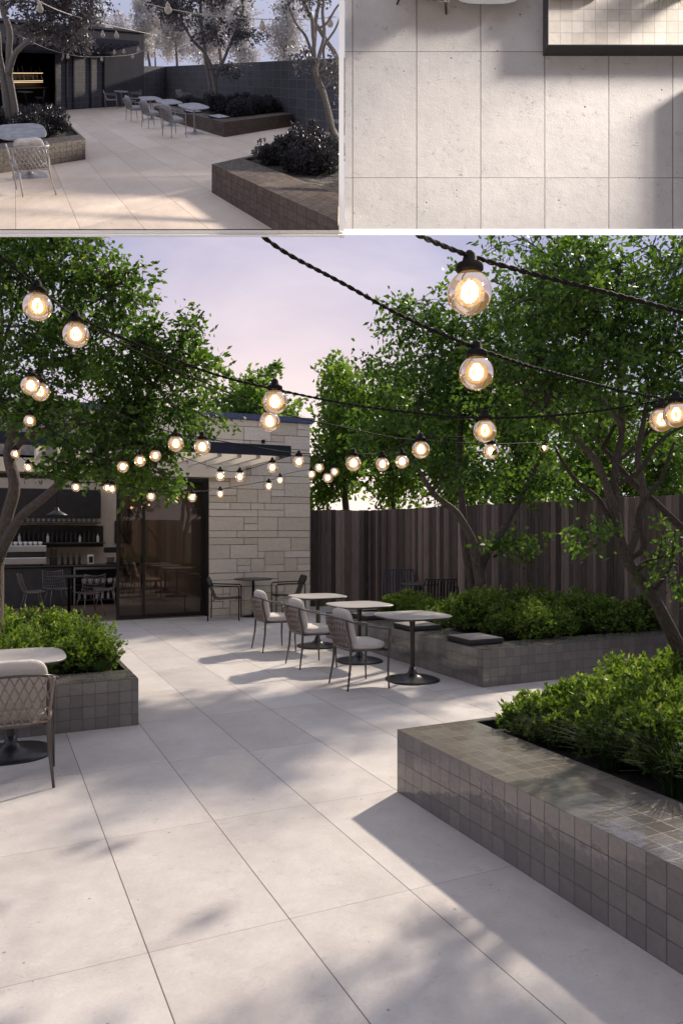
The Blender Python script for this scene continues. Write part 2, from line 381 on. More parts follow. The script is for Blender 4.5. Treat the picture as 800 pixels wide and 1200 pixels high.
# ------------------------------------------------------------------ foliage
def leaves_mesh(name, C, D, L, W, val, mat, parent):
    """C centres, D directions, L lengths, W widths: one leaf blade each, folded along its midrib"""
    n = len(C); D = D / np.linalg.norm(D, axis=1, keepdims=True)
    A = nr.normal(size=(n, 3)); A[:, 2] *= .5
    S = np.cross(D, A); S /= np.linalg.norm(S, axis=1, keepdims=True) + 1e-9
    Nn = np.cross(S, D)
    L = L[:, None]; W = W[:, None]
    v = np.empty((n, 4, 3))
    v[:, 0] = C; v[:, 1] = C + D*L*.45 + S*W + Nn*W*.3; v[:, 2] = C + D*L; v[:, 3] = C + D*L*.45 - S*W + Nn*W*.3
    me = bpy.data.meshes.new(name); me.vertices.add(n*4); me.vertices.foreach_set('co', v.ravel())
    idx = np.arange(n*4).reshape(n, 4)
    me.loops.add(n*4); me.loops.foreach_set('vertex_index', idx.ravel().astype(np.int32))
    me.polygons.add(n); me.polygons.foreach_set('loop_start', (np.arange(n)*4).astype(np.int32))
    me.update(calc_edges=True)
    at = me.attributes.new('v', 'FLOAT', 'FACE'); at.data.foreach_set('value', np.clip(val, 0, 1).astype(np.float32))
    me.materials.append(mat); me.validate(); me.update()
    o = bpy.data.objects.new(name, me); COL.objects.link(o); o.parent = parent; return o

def bez(a, b, c, d, n):
    return [a*(1-t)**3 + b*3*t*(1-t)**2 + c*3*t*t*(1-t) + d*t**3 for t in [i/(n-1) for i in range(n)]]
def wob(pts, amp, seed):
    return [p + noise.noise_vector(p*1.7 + Vector((seed, 0, 0)))*amp*min(1, i) for i, p in enumerate(pts)]
AIR = .6
def make_tree(name, trunks, lobes, leaf=(.045, .013), per=34, sig=.13, mat='leaf', bark='bark', twig=.004, drop=.15):
    """trunks: list of (points, radii), local. lobes: (centre, radii, clusters, trunk index or None)"""
    root = empty(name); mb = MB(); ends = []
    for i, (pts, rad) in enumerate(trunks):
        pts = [Vector(p) for p in pts]; fine = []; fr = []
        for k in range(len(pts)-1):
            p0, p1, p2, p3 = pts[max(k-1, 0)], pts[k], pts[k+1], pts[min(k+2, len(pts)-1)]
            for q in range(5):
                t = q/5; fine.append(.5*((2*p1) + (p2-p0)*t + (2*p0-5*p1+4*p2-p3)*t*t + (3*p1-p0-3*p2+p3)*t**3)); fr.append(rad[k]*(1-t)+rad[k+1]*t)
        fine.append(pts[-1]); fr.append(rad[-1])
        fine = [p + noise.noise_vector(p*3+Vector((i*5., 0, 0)))*.025*min(1, j/3) for j, p in enumerate(fine)]
        fr = [r*(1+.12*noise.noise(p*9)) for r, p in zip(fr, fine)]
        mb.tube(fine, fr, 9, rnd.uniform(.3, .6)); ends.append((fine, fr))
    C, D, V = [], [], []
    for li, (c, r, ncl, ti) in enumerate(lobes):
        c = Vector(c); r = Vector(r if isinstance(r, (tuple, list)) else (r, r, r))
        fine, frr = ends[ti if ti is not None else 0]
        a = fine[-1]; ra = frr[-1]
        best = min(range(len(fine)), key=lambda k: (fine[k]-c).length + (0 if fine[k].z < c.z else 1))
        a, ra = fine[best], frr[best]
        dirn = (c - a); mid = a + dirn*.35 + Vector((0, 0, .15*dirn.length))
        limb = wob(bez(a, mid, c - dirn*.2 + Vector((0, 0, .1)), c + dirn*.25, 9), .10, li*3.1)
        lr = [max(.008, ra*.6*(1-k/8)+.006) for k in range(9)]
        mb.tube(limb, lr, 6, rnd.uniform(.3, .6))
        subs = []
        for _ in range(max(4, ncl//7)):
            k = rnd.randint(2, 8); s0 = limb[k]
            d = Vector(nr.normal(size=3)); d.normalize(); e = c + Vector((d.x*r.x, d.y*r.y, d.z*r.z))*rnd.uniform(.5, 1.0)
            sp = wob(bez(s0, s0+(e-s0)*.3+Vector((0, 0, .08)), e-(e-s0)*.3, e, 6), .08, li+_*.7)
            mb.tube(sp, [max(.004, lr[k]*.55*(1-q/6)) for q in range(6)], 5, rnd.uniform(.3, .6)); subs.append(sp)
        for _ in range(max(6, int(ncl*AIR)) if mat == 'leaf' else ncl):
            d = Vector(nr.normal(size=3)); d.normalize(); rr = rnd.uniform(.15, 1.25)**.6
            e = c + Vector((d.x*r.x, d.y*r.y, d.z*r.z))*rr*(1+.5*noise.noise(d*2.2+Vector((li, 0, 0))))
            sp = min(subs, key=lambda s_: (s_[-1]-e).length); s0 = sp[rnd.randint(2, 5)]
            if (s0-e).length < 1.2: mb.tube([s0, (s0+e)/2+Vector((0, 0, .04)), e], [twig*1.3, twig, twig*.6], 4, .4, False)
            out_ = (e - c).normalized(); ax = (out_ + Vector(nr.normal(size=3))*.6 + Vector((0, 0, -drop))).normalized()
            n = int(per*rnd.uniform(.6, 1.4)); t = nr.uniform(-.5, .5, n)[:, None]
            sg = sig*rnd.uniform(.7, 1.3)
            C.append(np.array(e)[None] + t*np.array(ax)[None]*sg*2.4 + nr.normal(size=(n, 3))*sg*np.array([.5, .5, .38]))
            D.append(np.array(ax)[None] + nr.normal(size=(n, 3))*.8 + np.array([0, 0, -drop]))
            V.append(np.clip(nr.normal(.42+.16*noise.noise(e*2.0), .2, n), 0, 1))
    mb.build('trunk', M[bark], root)
    C, D, V = np.concatenate(C), np.concatenate(D), np.concatenate(V); n = len(C)
    leaves_mesh('crown', C, D, leaf[0]*nr.uniform(.5, 1.45, n), leaf[1]*nr.uniform(.7, 1.25, n), V, M[mat], root)
    return root
def make_shrub(name, rx, ry, h, nros=420, leaf=(.05, .011), nl=8, seed=0):
    root = empty(name); mb = MB(); C, D, V = [], [], []
    lob = [(Vector((rnd.uniform(-.6, .6)*rx, rnd.uniform(-.6, .6)*ry, 0)), rnd.uniform(.45, .7), rnd.uniform(.7, 1.0)) for _ in range(7)]
    for i in range(nros):
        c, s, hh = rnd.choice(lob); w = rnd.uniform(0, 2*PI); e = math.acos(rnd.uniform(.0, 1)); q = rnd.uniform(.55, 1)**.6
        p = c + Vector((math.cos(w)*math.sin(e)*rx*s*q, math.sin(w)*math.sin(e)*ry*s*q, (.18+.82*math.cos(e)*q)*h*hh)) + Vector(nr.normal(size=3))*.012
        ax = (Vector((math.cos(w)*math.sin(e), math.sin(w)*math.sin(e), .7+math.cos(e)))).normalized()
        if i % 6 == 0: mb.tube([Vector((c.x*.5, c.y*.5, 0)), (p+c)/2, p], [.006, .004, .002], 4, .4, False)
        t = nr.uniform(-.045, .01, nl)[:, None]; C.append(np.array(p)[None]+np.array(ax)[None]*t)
        D.append(np.array(ax)[None]*.75 + nr.normal(size=(nl, 3))*.6); V.append(np.clip(nr.normal(.12+.62*q*q*max(0, ax.z)+.12*noise.noise(p*9), .2, nl), 0, 1))  # shade painted into leaf tone: darker within the mound, lighter on its top
    mb.build('stems', M['bark'], root)
    C, D, V = np.concatenate(C), np.concatenate(D), np.concatenate(V); n = len(C)
    leaves_mesh('leaves', C, D, leaf[0]*nr.uniform(.6, 1.2, n), leaf[1]*nr.uniform(.7, 1.2, n), V, M['leaf_shrub'], root)
    PROTOS.append(root); return root
def make_grass(name, h=.45, r=.3, nb=260, w=.0035):
    mb = MB()
    for i in range(nb):
        a = rnd.uniform(0, 2*PI); q = rnd.random(); b = Vector((math.cos(a)*r*.25*q, math.sin(a)*r*.25*q, 0)); L = h*rnd.uniform(.6, 1.15); o = r*rnd.uniform(.25, 1.2)
        d = Vector((math.cos(a), math.sin(a), 0)); sd = Vector((-d.y, d.x, 0)); pv = None; c = rnd.uniform(.1, .9)
        for k in range(5):
            t = k/4; p = b + d*o*t**1.9 + Vector((0, 0, L*(t - .32*t**3))); ww = w*(1-t*.85)
            cur = (p-sd*ww, p+sd*ww)
            if pv: mb.face([pv[0], pv[1], cur[1], cur[0]], c=c)
            pv = cur
    o = mb.build(name, M['grass']); PROTOS.append(o); return o

# ------------------------------------------------------------------ furniture
def make_lattice_chair():
    root = empty('lattice_chair'); PROTOS.append(root); fm, rp = M['chair_frame'], M['rope']
    def rail(s):   # s in 0..1 round from right front, across the back, to left front
        pts = [(.235, -.275, .625), (.05, -.278, .655), (-.14, -.262, .70), (-.25, -.20, .735), (-.29, -.09, .75), (-.295, 0, .753)]
        pts = pts + [(x, -y, z) for x, y, z in reversed(pts[:-1])]
        x = s*(len(pts)-1); i = min(int(x), len(pts)-2); t = x-i
        p0, p1, p2, p3 = [Vector(pts[max(0, min(len(pts)-1, i+k))]) for k in (-1, 0, 1, 2)]
        return .5*((2*p1)+(p2-p0)*t+(2*p0-5*p1+4*p2-p3)*t*t+(3*p1-p0-3*p2+p3)*t**3)
    b = MB(); b.tube([rail(i/40) for i in range(41)], .0125, 8, flat=.75); b.build('arm_rail', fm, root)
    for sy in (-1, 1):
        b = MB(); b.tube([(.235, sy*.275, .625), (.232, sy*.272, .60), (.225, sy*.262, .42), (.215, sy*.262, .2), (.225, sy*.268, 0)], [.012, .013, .015, .0125, .009], 8); b.build('leg', fm, root)
        b = MB(); b.tube([(-.245, sy*.205, .73), (-.225, sy*.205, .60), (-.195, sy*.205, .44), (-.205, sy*.212, .25), (-.245, sy*.235, 0)], [.011, .013, .016, .0135, .009], 8); b.build('leg', fm, root)
    b = MB(); ring = [(.225, -.262, .405), (.225, .262, .405), (-.19, .205, .415), (-.21, 0, .415), (-.19, -.205, .415), (.225, -.262, .405)]
    b.tube(ring, .011, 8); b.box((-.17, -.19, .395), (.21, .24, .408)); b.build('seat_frame', fm, root)
    def surf(u, v):  # u across -1..1, v up 0..1
        y = u*(.205+.03*v); x = -.20 - .085*v - .02*(1-u*u)
        return Vector((x, y, .43+.30*v + .015*(1-u*u)*v))
    b = MB()
    for sgn in (-1, 1):
        for k in range(-3, 9):
            pts = []
            for q in range(9):
                v = q/8; u = sgn*(-1 + (k/8)*2 + v*.62)
                if -1 <= u <= 1: pts.append(surf(u, v) + Vector((-.004*sgn, 0, 0)))
            if len(pts) > 1: b.tube(pts, .0085, 5, flat=.55)
    b.tube([surf(-1+i*.1, 0) for i in range(21)], .010, 6); b.tube([surf(-1+i*.1, .32) for i in range(21)], .006, 6)
    for u in (-1, 1): b.tube([surf(u, q/5) for q in range(6)], .010, 6)
    b.build('back_lattice', rp, root)
    def pillow(name, sx, sy, sz, Mx, n=4.0):
        b = MB(); seg, rg = 28, 14
        for i in range(rg):
            for k in range(seg):
                q = []
                for ii, kk in ((i, k), (i, k+1), (i+1, k+1), (i+1, k)):
                    a = PI*ii/rg - PI/2; w = 2*PI*kk/seg; ca, sa, cw, sw = math.cos(a), math.sin(a), math.cos(w), math.sin(w)
                    se = lambda v, e: math.copysign(abs(v)**e, v)
                    q.append(Mx @ Vector((sx*se(ca, .45)*se(cw, .45), sy*se(ca, .45)*se(sw, .45), sz*se(sa, .62))))
                b.face(q, smooth=True)
        return b.build(name, M['cushion'], root)
    pillow('seat_cushion', .215, .235, .048, Matrix.Translation((.02, 0, .455)))
    pillow('back_cushion', .20, .205, .045, Matrix.Translation((-.175, 0, .645)) @ Matrix.Rotation(math.radians(-102), 4, 'Y'))
    return root
def make_table():
    root = empty('pedestal_table'); PROTOS.append(root)
    b = MB(); b.lathe([(.355, .702), (.378, .712), (.384, .722)], 64, sq=3.6); b.build('table_edge', M['table_edge'], root)
    b = MB(); b.lathe([(.384, .7235), (.383, .729), (.378, .732)], 64, sq=3.6); b.build('tabletop', M['tabletop'], root)
    b = MB(); b.lathe([(.032, .08), (.026, .14), (.0235, .35), (.026, .55), (.034, .66), (.06, .699)], 28); b.build('column', M['table_base'], root)
    b = MB(); b.lathe([(.285, 0, 2.6), (.285, .014, 2.6), (.27, .022, 2.6), (.17, .032, 2.3), (.085, .055), (.048, .09), (.033, .14)], 48); b.build('base', M['table_base'], root)
    return root
def make_sling_chair(mat='black_metal', name='tube_armchair', slats=False):
    root = empty(name); PROTOS.append(root)
    for s in (-1, 1):
        y = .27*s; b = MB()
        b.tube([(.27, y, 0), (.27, y, .60), (.24, y, .635), (-.26, y, .65), (-.29, y, .62), (-.30, y, 0)], .012, 7); b.build('side_frame', M[mat], root)
    b = MB()
    for x, z in ((.22, .40), (-.20, .38)): b.tube([(x, -.27, z), (x, .27, z)], .010, 6)
    b.tube([(-.27, -.27, .62), (-.33, -.24, .78), (-.33, .24, .78), (-.27, .27, .62)], .011, 6); b.build('cross_frame', M[mat], root)
    prof = [(.27, .395), (.25, .42), (.05, .405), (-.13, .395), (-.2, .42), (-.25, .55), (-.30, .70), (-.325, .785), (-.345, .78), (-.33, .70)]
    b = MB()
    if slats:
        for k in range(9):
            y = -.225+k*.05
            b.tube([(x, y+.018, z) for x, z in prof], .012, 5, flat=1.2)
    else:
        for i in range(len(prof)-1):
            (x0, z0), (x1, z1) = prof[i], prof[i+1]; t = .009
            b.face([(x0, -.22, z0), (x0, .22, z0), (x1, .22, z1), (x1, -.22, z1)], smooth=True); b.face([(x0, .22, z0-t), (x0, -.22, z0-t), (x1, -.22, z1-t), (x1, .22, z1-t)], smooth=True)
            for y in (-.22, .22): b.face([(x0, y, z0), (x1, y, z1), (x1, y, z1-t), (x0, y, z0-t)])
    b.build('seat_slats' if slats else 'seat_sling', M[mat], root)
    return root
def make_round_table(mat='black_metal'):
    root = empty('round_cafe_table'); PROTOS.append(root)
    b = MB(); b.lathe([(.36, .715), (.37, .722), (.37, .732), (.365, .736)], 40); b.build('tabletop', M['table_edge'], root)
    b = MB(); b.lathe([(.028, .02), (.025, .7), (.06, .714)], 14); b.build('column', M[mat], root)
    b = MB(); b.lathe([(.22, 0), (.22, .012), (.04, .03), (.028, .05)], 28); b.build('base', M[mat], root)
    return root
def make_wire_chair():
    root = empty('wire_chair'); PROTOS.append(root); w = M['silver_wire']
    prof = [(.24, .44), (.12, .425), (-.05, .415), (-.16, .44), (-.22, .55), (-.26, .68), (-.28, .78)]
    def sf(u, t):
        i = min(int(t*6), 5); q = t*6-i; x = prof[i][0]*(1-q)+prof[i+1][0]*q; z = prof[i][1]*(1-q)+prof[i+1][1]*q
        return Vector((x+.05*u*u*(t > .5), u*(.24-.03*t), z+.035*u*u))
    b = MB()
    for k in range(11): b.tube([sf(-1+k*.2, q/12) for q in range(13)], .004, 4)
    for k in range(13): b.tube([sf(-1+q*.25, k/12) for q in range(9)], .004, 4)
    b.tube([sf(-1, q/12) for q in range(13)]+[sf(-1+q*.25, 1) for q in range(9)]+[sf(1, 1-q/12) for q in range(13)], .008, 5); b.build('wire_shell', w, root)
    for x, y in ((.2, .2), (.2, -.2), (-.2, .2), (-.2, -.2)):
        b = MB(); b.tube([(x*.6, y*.7, .42), (x*1.1, y*1.1, 0)], .008, 6); b.build('leg', w, root)
    return root
def make_bulb():
    root = empty('string_bulb'); PROTOS.append(root)     # origin: where it hangs from the cable; globe 12 cm
    b = MB(); b.lathe([(.008, .006), (.016, -.004), (.02, -.022), (.024, -.026), (.035, -.030), (.037, -.036), (.037, -.047), (.032, -.050), (.024, -.058)], 22); b.build('socket', M['cable'], root)
    b = MB(); pr = [(.024, -.055)]
    for i in range(15):
        a = math.radians(66 - i*156/14); pr.append((.06*math.cos(a), -.108+.06*math.sin(a)))
    pr.append((.0005, -.168)); b.lathe(pr, 28); b.build('globe', M['globe'], root)
    b = MB()
    for k in range(4):
        a = k*PI/2+.4; x, y = .013*math.cos(a), .013*math.sin(a)
        b.tube([(x*.4, y*.4, -.078), (x*1.4, y*1.4, -.096), (x*1.5, y*1.5, -.118), (x*.6, y*.6, -.13)], .0042, 6)
    b.build('filament', M['filament'], root)
    for q_, dz in ((1, 0), (.76, .012), (.54, .026)):  # nested shells added so the painted glow fades outward
      b = MB(); z_ = lambda pr, q_=q_: [(a*q_, -.106+(c+.108)*q_) for a, c in pr]
      pr = [(.0005, -.07)]+[(.040*math.sin(PI*i/10), -.108+.038*math.cos(PI*i/10)) for i in range(1, 10)]+[(.0005, -.147)]
      b.lathe(z_(pr), 16); b.build('inner_glass', M['frost'], root)
    return root
def make_seat_pad():
    root = empty('seat_pad'); PROTOS.append(root)
    b = MB(); b.bbox((-.23, -.235, .004), (.23, .235, .062), .012); b.build('cover_side', M['cushion_side'], root)
    b = MB()
    n = 10
    for i in range(n):
        for j in range(n):
            q = []
            for a, c in ((i, j), (i+1, j), (i+1, j+1), (i, j+1)):
                x, y = -1+2*a/n, -1+2*c/n; q.append((x*.222, y*.227, .0635+.014*(1-x**4)*(1-y**4)))
            b.face(q, smooth=True)
    b.build('cover_top', M['cushion_top'], root); return root

CHAIR = make_lattice_chair(); TABLE = make_table(); SLING = make_sling_chair(); RTABLE = make_round_table(); WIRE = make_wire_chair(); BULB = make_bulb(); PAD = make_seat_pad()
SLAT_BLUE = make_sling_chair('blue_metal', 'slatted_armchair', True); SLAT_BLACK = make_sling_chair('black_metal', 'slatted_armchair', True)

# ------------------------------------------------------------------ setting shared by courtyard and its small model
def planter(x0, y0, x1, y1, rims, label, st, grp):
    """rims: widths l, r, f, k; tile-clad walls with a top, soil inside"""
    xf = stage_pt if st else None; gm = M['glaze_stage'] if st else M['glaze']
    l, r, f, k = rims; z = .40; root = empty('planter', xf(Vector((x0, y0, 0))) if st else (x0, y0, 0))
    inv = root.matrix_basis.translation.copy() if st else Vector((x0, y0, 0)); inv = Vector(root.location)
    fx = (lambda p: stage_pt(p) - inv) if st else (lambda p: p - inv)
    b = MB(); uvo = (x0, y0)
    b.box((x0, y0, 0), (x1, y1, z), skip='tb')
    for a, c in (((x0, y0), (x0+l, y1)), ((x1-r, y0), (x1, y1)), ((x0+l, y0), (x1-r, y0+f)), ((x0+l, y1-k), (x1-r, y1))):
        if c[0]-a[0] > .001 and c[1]-a[1] > .001: b.face([(a[0], a[1], z), (c[0], a[1], z), (c[0], c[1], z), (a[0], c[1], z)], [(a[0], a[1]), (c[0], a[1]), (c[0], c[1]), (a[0], c[1])])
    # shift uv so that tiles start at the corner
    b.uv = [[(u - (x0 if abs(u) >= 0 else 0), w) for u, w in f_] for f_ in b.uv]
    for i, fce in enumerate(b.f):
        vs = [b.v[j] for j in fce]
        if all(abs(p.x-vs[0].x) < 1e-6 for p in vs): b.uv[i] = [(p.y-y1, p.z) for p in vs]
        elif all(abs(p.y-vs[0].y) < 1e-6 for p in vs): b.uv[i] = [(p.x-x0, p.z) for p in vs]
        else: b.uv[i] = [(p.x-x0, p.y-y1) for p in vs]
    b.build('tiled_wall', gm, root, fx)
    b = MB(); x0i, x1i, y0i, y1i = x0+l, x1-r, y0+f, y1-k
    b.box((x0i, y1i-.01, .3), (x1i, y1i, z-.002), skip='bkrl')
    b.build('inner_lining', M['edge_dark'], root, fx)
    b = MB(); n = 14
    for i in range(n):
        for j in range(n):
            q = []
            for a, c in ((i, j), (i+1, j), (i+1, j+1), (i, j+1)):
                X = x0i+(x1i-x0i)*a/n; Y = y0i+(y1i-y0i)*c/n; q.append((X, Y, .345+.03*noise.noise(Vector((X*3, Y*3, 0)))))
            b.face(q, smooth=True)
    b.build('soil', M['soil'], root, fx)
    tag(root, label, 'planter', grp)
import bmesh
def clip(o, co, no):
    bm = bmesh.new(); bm.from_mesh(o.data); off = Vector(o.parent.location)
    bmesh.ops.bisect_plane(bm, geom=bm.verts[:]+bm.edges[:]+bm.faces[:], plane_co=co-off, plane_no=no, clear_outer=True)
    bm.to_mesh(o.data); bm.free()
def clip_planter():
    for o in [x for x in bpy.data.objects if x.parent and x.parent.get('group') == 'planters of the grey view']:
        clip(o, CAM, -(UP*FP - F2*(621-269.))); clip(o, P(396.7, 621, RIM), R2)
def local(root, st):
    o = Vector(root.location)
    return (lambda p: stage_pt(p) - o) if st else (lambda p: p - o)
def at(name, p, st):
    return empty(name, stage_pt(Vector(p)) if st else p)

def fence(p0, p1, h, label, st):
    root = at('fence', (*p0, 0), st); fx = local(root, st); d = Vector((p1[0]-p0[0], p1[1]-p0[1], 0)); L = d.length; d.normalize(); nrm = Vector((d.y, -d.x, 0))
    if st:
        b = MB(); a, c = Vector((*p0, 0)), Vector((*p1, 0))
        b.face([a, c, c+UP*h, a+UP*h], [(0, 0), (L, 0), (L, h), (0, h)]); b.face([c-nrm*.15, a-nrm*.15, a-nrm*.15+UP*h, c-nrm*.15+UP*h]); b.face([a+UP*h, c+UP*h, c+UP*h-nrm*.15, a+UP*h-nrm*.15])
        b.face([a, a+UP*h, a+UP*h-nrm*.15, a-nrm*.15]); b.face([c, c-nrm*.15, c+UP*h-nrm*.15, c+UP*h])
        b.build('tiled_face', M['dark_tile'], root, fx); root.name = 'boundary_wall'; return tag(root, label, 'wall')
    b = MB(); s = 0
    while s < L:
        w = min(rnd.choice((.07, .09, .10, .12, .14)), L-s); off = rnd.uniform(-.006, .006); hh = h+rnd.uniform(-.012, .006); c = rnd.uniform(.08, .78)
        Mx = Matrix.Translation(Vector((*p0, 0))+d*s) @ Matrix(((d.x, -nrm.x*-1, 0, 0), (d.y, -nrm.y*-1, 0, 0), (0, 0, 1, 0), (0, 0, 0, 1)))
        k = len(b.f); b.bbox((.002, -.012+off, .02), (w-.003, .012+off, hh), .003, c, Mx)
        for i in range(k, len(b.f)): b.uv[i] = [((b.v[j]-Vector((*p0, 0))).dot(d), b.v[j].z) for j in b.f[i]]
        s += w
    b.build('planks', M['wood'], root, fx)
    b = MB()
    for z in (.35, 1.75):
        Mx = Matrix.Translation(Vector((*p0, 0))) @ Matrix(((d.x, nrm.x, 0, 0), (d.y, nrm.y, 0, 0), (0, 0, 1, 0), (0, 0, 0, 1)))
        b.box((0, -.07, z), (L, -.022, z+.09), .2, Mx)
    b.build('rail', M['wood'], root, fx)
    return tag(root, label, 'fence')

def ashlar(x0, x1, z0, z1, y, b, c0=.5):
    """random coursed ashlar blocks on a plane facing -y"""
    cw, ch = .14, .14; nx = max(1, round((x1-x0)/cw)); nz = max(1, round((z1-z0)/ch)); cw = (x1-x0)/nx; ch = (z1-z0)/nz
    occ = [[0]*nx for _ in range(nz)]
    for j in range(nz):
        for i in range(nx):
            if occ[j][i]: continue
            hh = rnd.choice((1, 1, 1, 2, 2)); ww = rnd.choice((2, 3, 4, 5, 6, 7)) if hh == 1 else rnd.choice((2, 3, 4, 5))
            hh = min(hh, nz-j); w = 0
            while w < ww and i+w < nx and not occ[j][i+w]: w += 1
            if nx-(i+w) == 1 and not occ[j][nx-1]: w += 1
            for q in range(hh):
                if any(occ[j+q][i+e] for e in range(w)): hh = q; break
            for q in range(hh):
                for e in range(w): occ[j+q][i+e] = 1
            g_ = .005; k = len(b.f); c = rnd.uniform(.25, .8); pr = rnd.uniform(.012, .026)
            b.bbox((x0+i*cw+g_, y-pr, z0+j*ch+g_), (x0+(i+w)*cw-g_, y+.03, z0+(j+hh)*ch-g_), .006, c)
            for f_ in range(k, len(b.f)): b.uv[f_] = [(b.v[q].x+b.v[q].y, b.v[q].z) for q in b.f[f_]]

def building(st):
    root = at('cafe_building', (3.8, 14.2, 0), st); fx = local(root, st); WX = 5.99; H = 3.98; FY = 14.2
    X0 = -4.5; DX0, DX1, DH = -3.2, 3.83, 2.65
    if st:
        b = MB(); b.box((DX1, FY, 0), (WX, FY+6, H), skip='b'); b.box((X0, FY, DH), (DX1, FY+.3, H), skip='b'); b.build('wall', M['dark_wall'], root, fx)
        b = MB(); b.box((1.55, FY+.06, 0), (DX1, FY+.12, DH)); b.build('shutter', M['dark_tile'], root, fx)
        b = MB()
        for x in (1.55, 2.05, 2.35, 3.15, 3.78): b.box((x, FY+.02, 0), (x+.05, FY+.058, DH))
        b.build('shutter_frame', M['dark_wall'], root, fx)
    else:
        b = MB(); b.box((DX1+.01, FY+.02, 0), (WX-.002, FY+6, H-.002), skip='b'); b.box((X0, FY+.02, DH+.02), (DX1, FY+.3, H-.002), skip='b'); b.build('wall_core', M['mortar'], root, fx)
        b = MB(); ashlar(DX1+.02, WX, 0, H-.1, FY, b); ashlar(1.6, DX1+.02, DH+.05, H-.1, FY, b)
        b.build('stone_wall', M['stone'], root, fx)
    b = MB(); b.box((X0, FY-.06, H-.10), (WX+.05, FY+.25, H+.01)); b.box((WX-.2, FY+.25, H-.10), (WX+.05, FY+6, H+.01)); b.build('roof_coping', M['dark_wall'] if st else M['coping'], root, fx)
    # room
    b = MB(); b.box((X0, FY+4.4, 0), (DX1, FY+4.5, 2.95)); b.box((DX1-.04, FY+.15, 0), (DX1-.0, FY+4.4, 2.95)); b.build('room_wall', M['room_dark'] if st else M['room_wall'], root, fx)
    b = MB(); b.box((X0, FY+.02, 2.96), (DX1, FY+1.2, 3.0)); b.box((X0, FY+4.3 if not st else FY+1.51, 2.96), (DX1, FY+4.5, 3.0)); b.box((X0-.05, FY, 0), (X0, FY+4.5, 3)); b.build('room_ceiling', M['room_dark'], root, fx)  # invented gap in the unseen ceiling lets daylight brighten the room
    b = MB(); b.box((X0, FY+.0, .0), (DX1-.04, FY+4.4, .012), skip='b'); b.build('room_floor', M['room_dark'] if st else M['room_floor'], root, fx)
    fr = M['dark_wall'] if st else M['bronze']
    b = MB(); b.box((X0, FY-.01, DH-.05), (DX1-.002, FY+.14, DH+.018)); b.build('door_head', fr, root, fx)
    if not st:
        for x0, x1, yy in ((2.12, 2.64, FY+.02), (2.58, 3.78, FY+.085)):
            dr = empty('sliding_door', Vector((x0, yy, 0))-Vector(root.location)); dr.parent = root
            o = Vector((x0, yy, 0)); f2 = lambda p, o=o: p-o; z0, z1 = .014, DH-.052
            b = MB(); t = .05
            b.box((x0, yy, z0), (x0+t, yy+.05, z1)); b.box((x1-t, yy, z0), (x1, yy+.05, z1)); b.box((x0+t, yy, z0), (x1-t, yy+.05, z0+.07)); b.box((x0+t, yy, z1-.05), (x1-t, yy+.05, z1)); b.build('frame', fr, dr, f2)
            b = MB(); b.box((x0+t, yy+.02, z0+.07), (x1-t, yy+.028, z1-.05)); b.build('pane', M['glazing'], dr, f2)
        b = MB(); b.box((DX1-.04, FY-.015, 0), (DX1+.012, FY+.145, DH+.016)); b.build('door_jamb', fr, root, fx)
        b = MB(); b.bbox((4.92, FY-.06, 3.42), (4.99, FY-.02, 3.49), .004); b.build('wall_fitting', M['black_metal'], root, fx)
    # canopy
    cy = 11.95; ce = 4.69
    b = MB(); b.box((X0, cy, 2.95), (ce, cy+.09, 3.13)); b.box((ce-.09, cy+.09, 2.95), (ce, FY-.062, 3.13)); b.build('canopy_fascia', M['dark_wall'] if st else M['fascia'], root, fx)
    b = MB(); b.box((X0, FY-.12, 2.70), (ce-.12, FY-.062, 2.94)); b.build('canopy_header', M['dark_wall'] if st else M['cream'], root, fx)
    b = MB(); x = ce-.25
    while x > X0: b.box((x, cy+.10, 2.90), (x+.07, FY-.125, 3.07)); x -= .34
    b.build('canopy_rafters', M['dark_wall'] if st else M['cream'], root, fx)
    tag(root, 'small charcoal tiled cafe building of the grey upper left view' if st else 'pale stone cafe building with dark sliding glass doors and a canopy', 'building')

def boxthing(name, parts, label, cat, st, grp=None):
    """parts: (part name, material key, [boxes])"""
    first = parts[0][2][0][0]; root = at(name, first, st); fx = local(root, st)
    for pn, mk, bx in parts:
        b = MB()
        for a, c in bx: b.bbox(a, c, min(.012, .2*min(c[i]-a[i] for i in range(3))))
        b.build(pn, M[mk], root, fx)
    return tag(root, label, cat, grp)
def bottle_proto(col, name='bottle', h=.3):
    b = MB(); b.lathe([(.034, 0), (.036, .01), (.036, h*.6), (.028, h*.7), (.013, h*.78), (.012, h*.97), (.015, h)], 12); o = b.build(name, M[col]); PROTOS.append(o); return o
def cup_proto():
    b = MB(); b.lathe([(.025, 0), (.037, .02), (.042, .08), (.038, .08), (.033, .02), (.001, .012)], 12); o = b.build('cup', M['china']); PROTOS.append(o); return o
BOT = bottle_proto('bottle'); BOTR = bottle_proto('red', 'jar', .2); BOTC = bottle_proto('china', 'canister', .22); CUP = cup_proto()

def pendant_proto():
    root = empty('pendant_lamp'); PROTOS.append(root)
    b = MB(); b.tube([(0, 0, .16), (0, 0, .86)], .006, 5); b.build('cord', M['black_metal'], root)
    b = MB(); b.lathe([(.22, 0), (.215, .012), (.09, .08), (.05, .11), (.035, .17)], 28); b.build('shade', M['black_metal'], root); return root
PEND = pendant_proto()

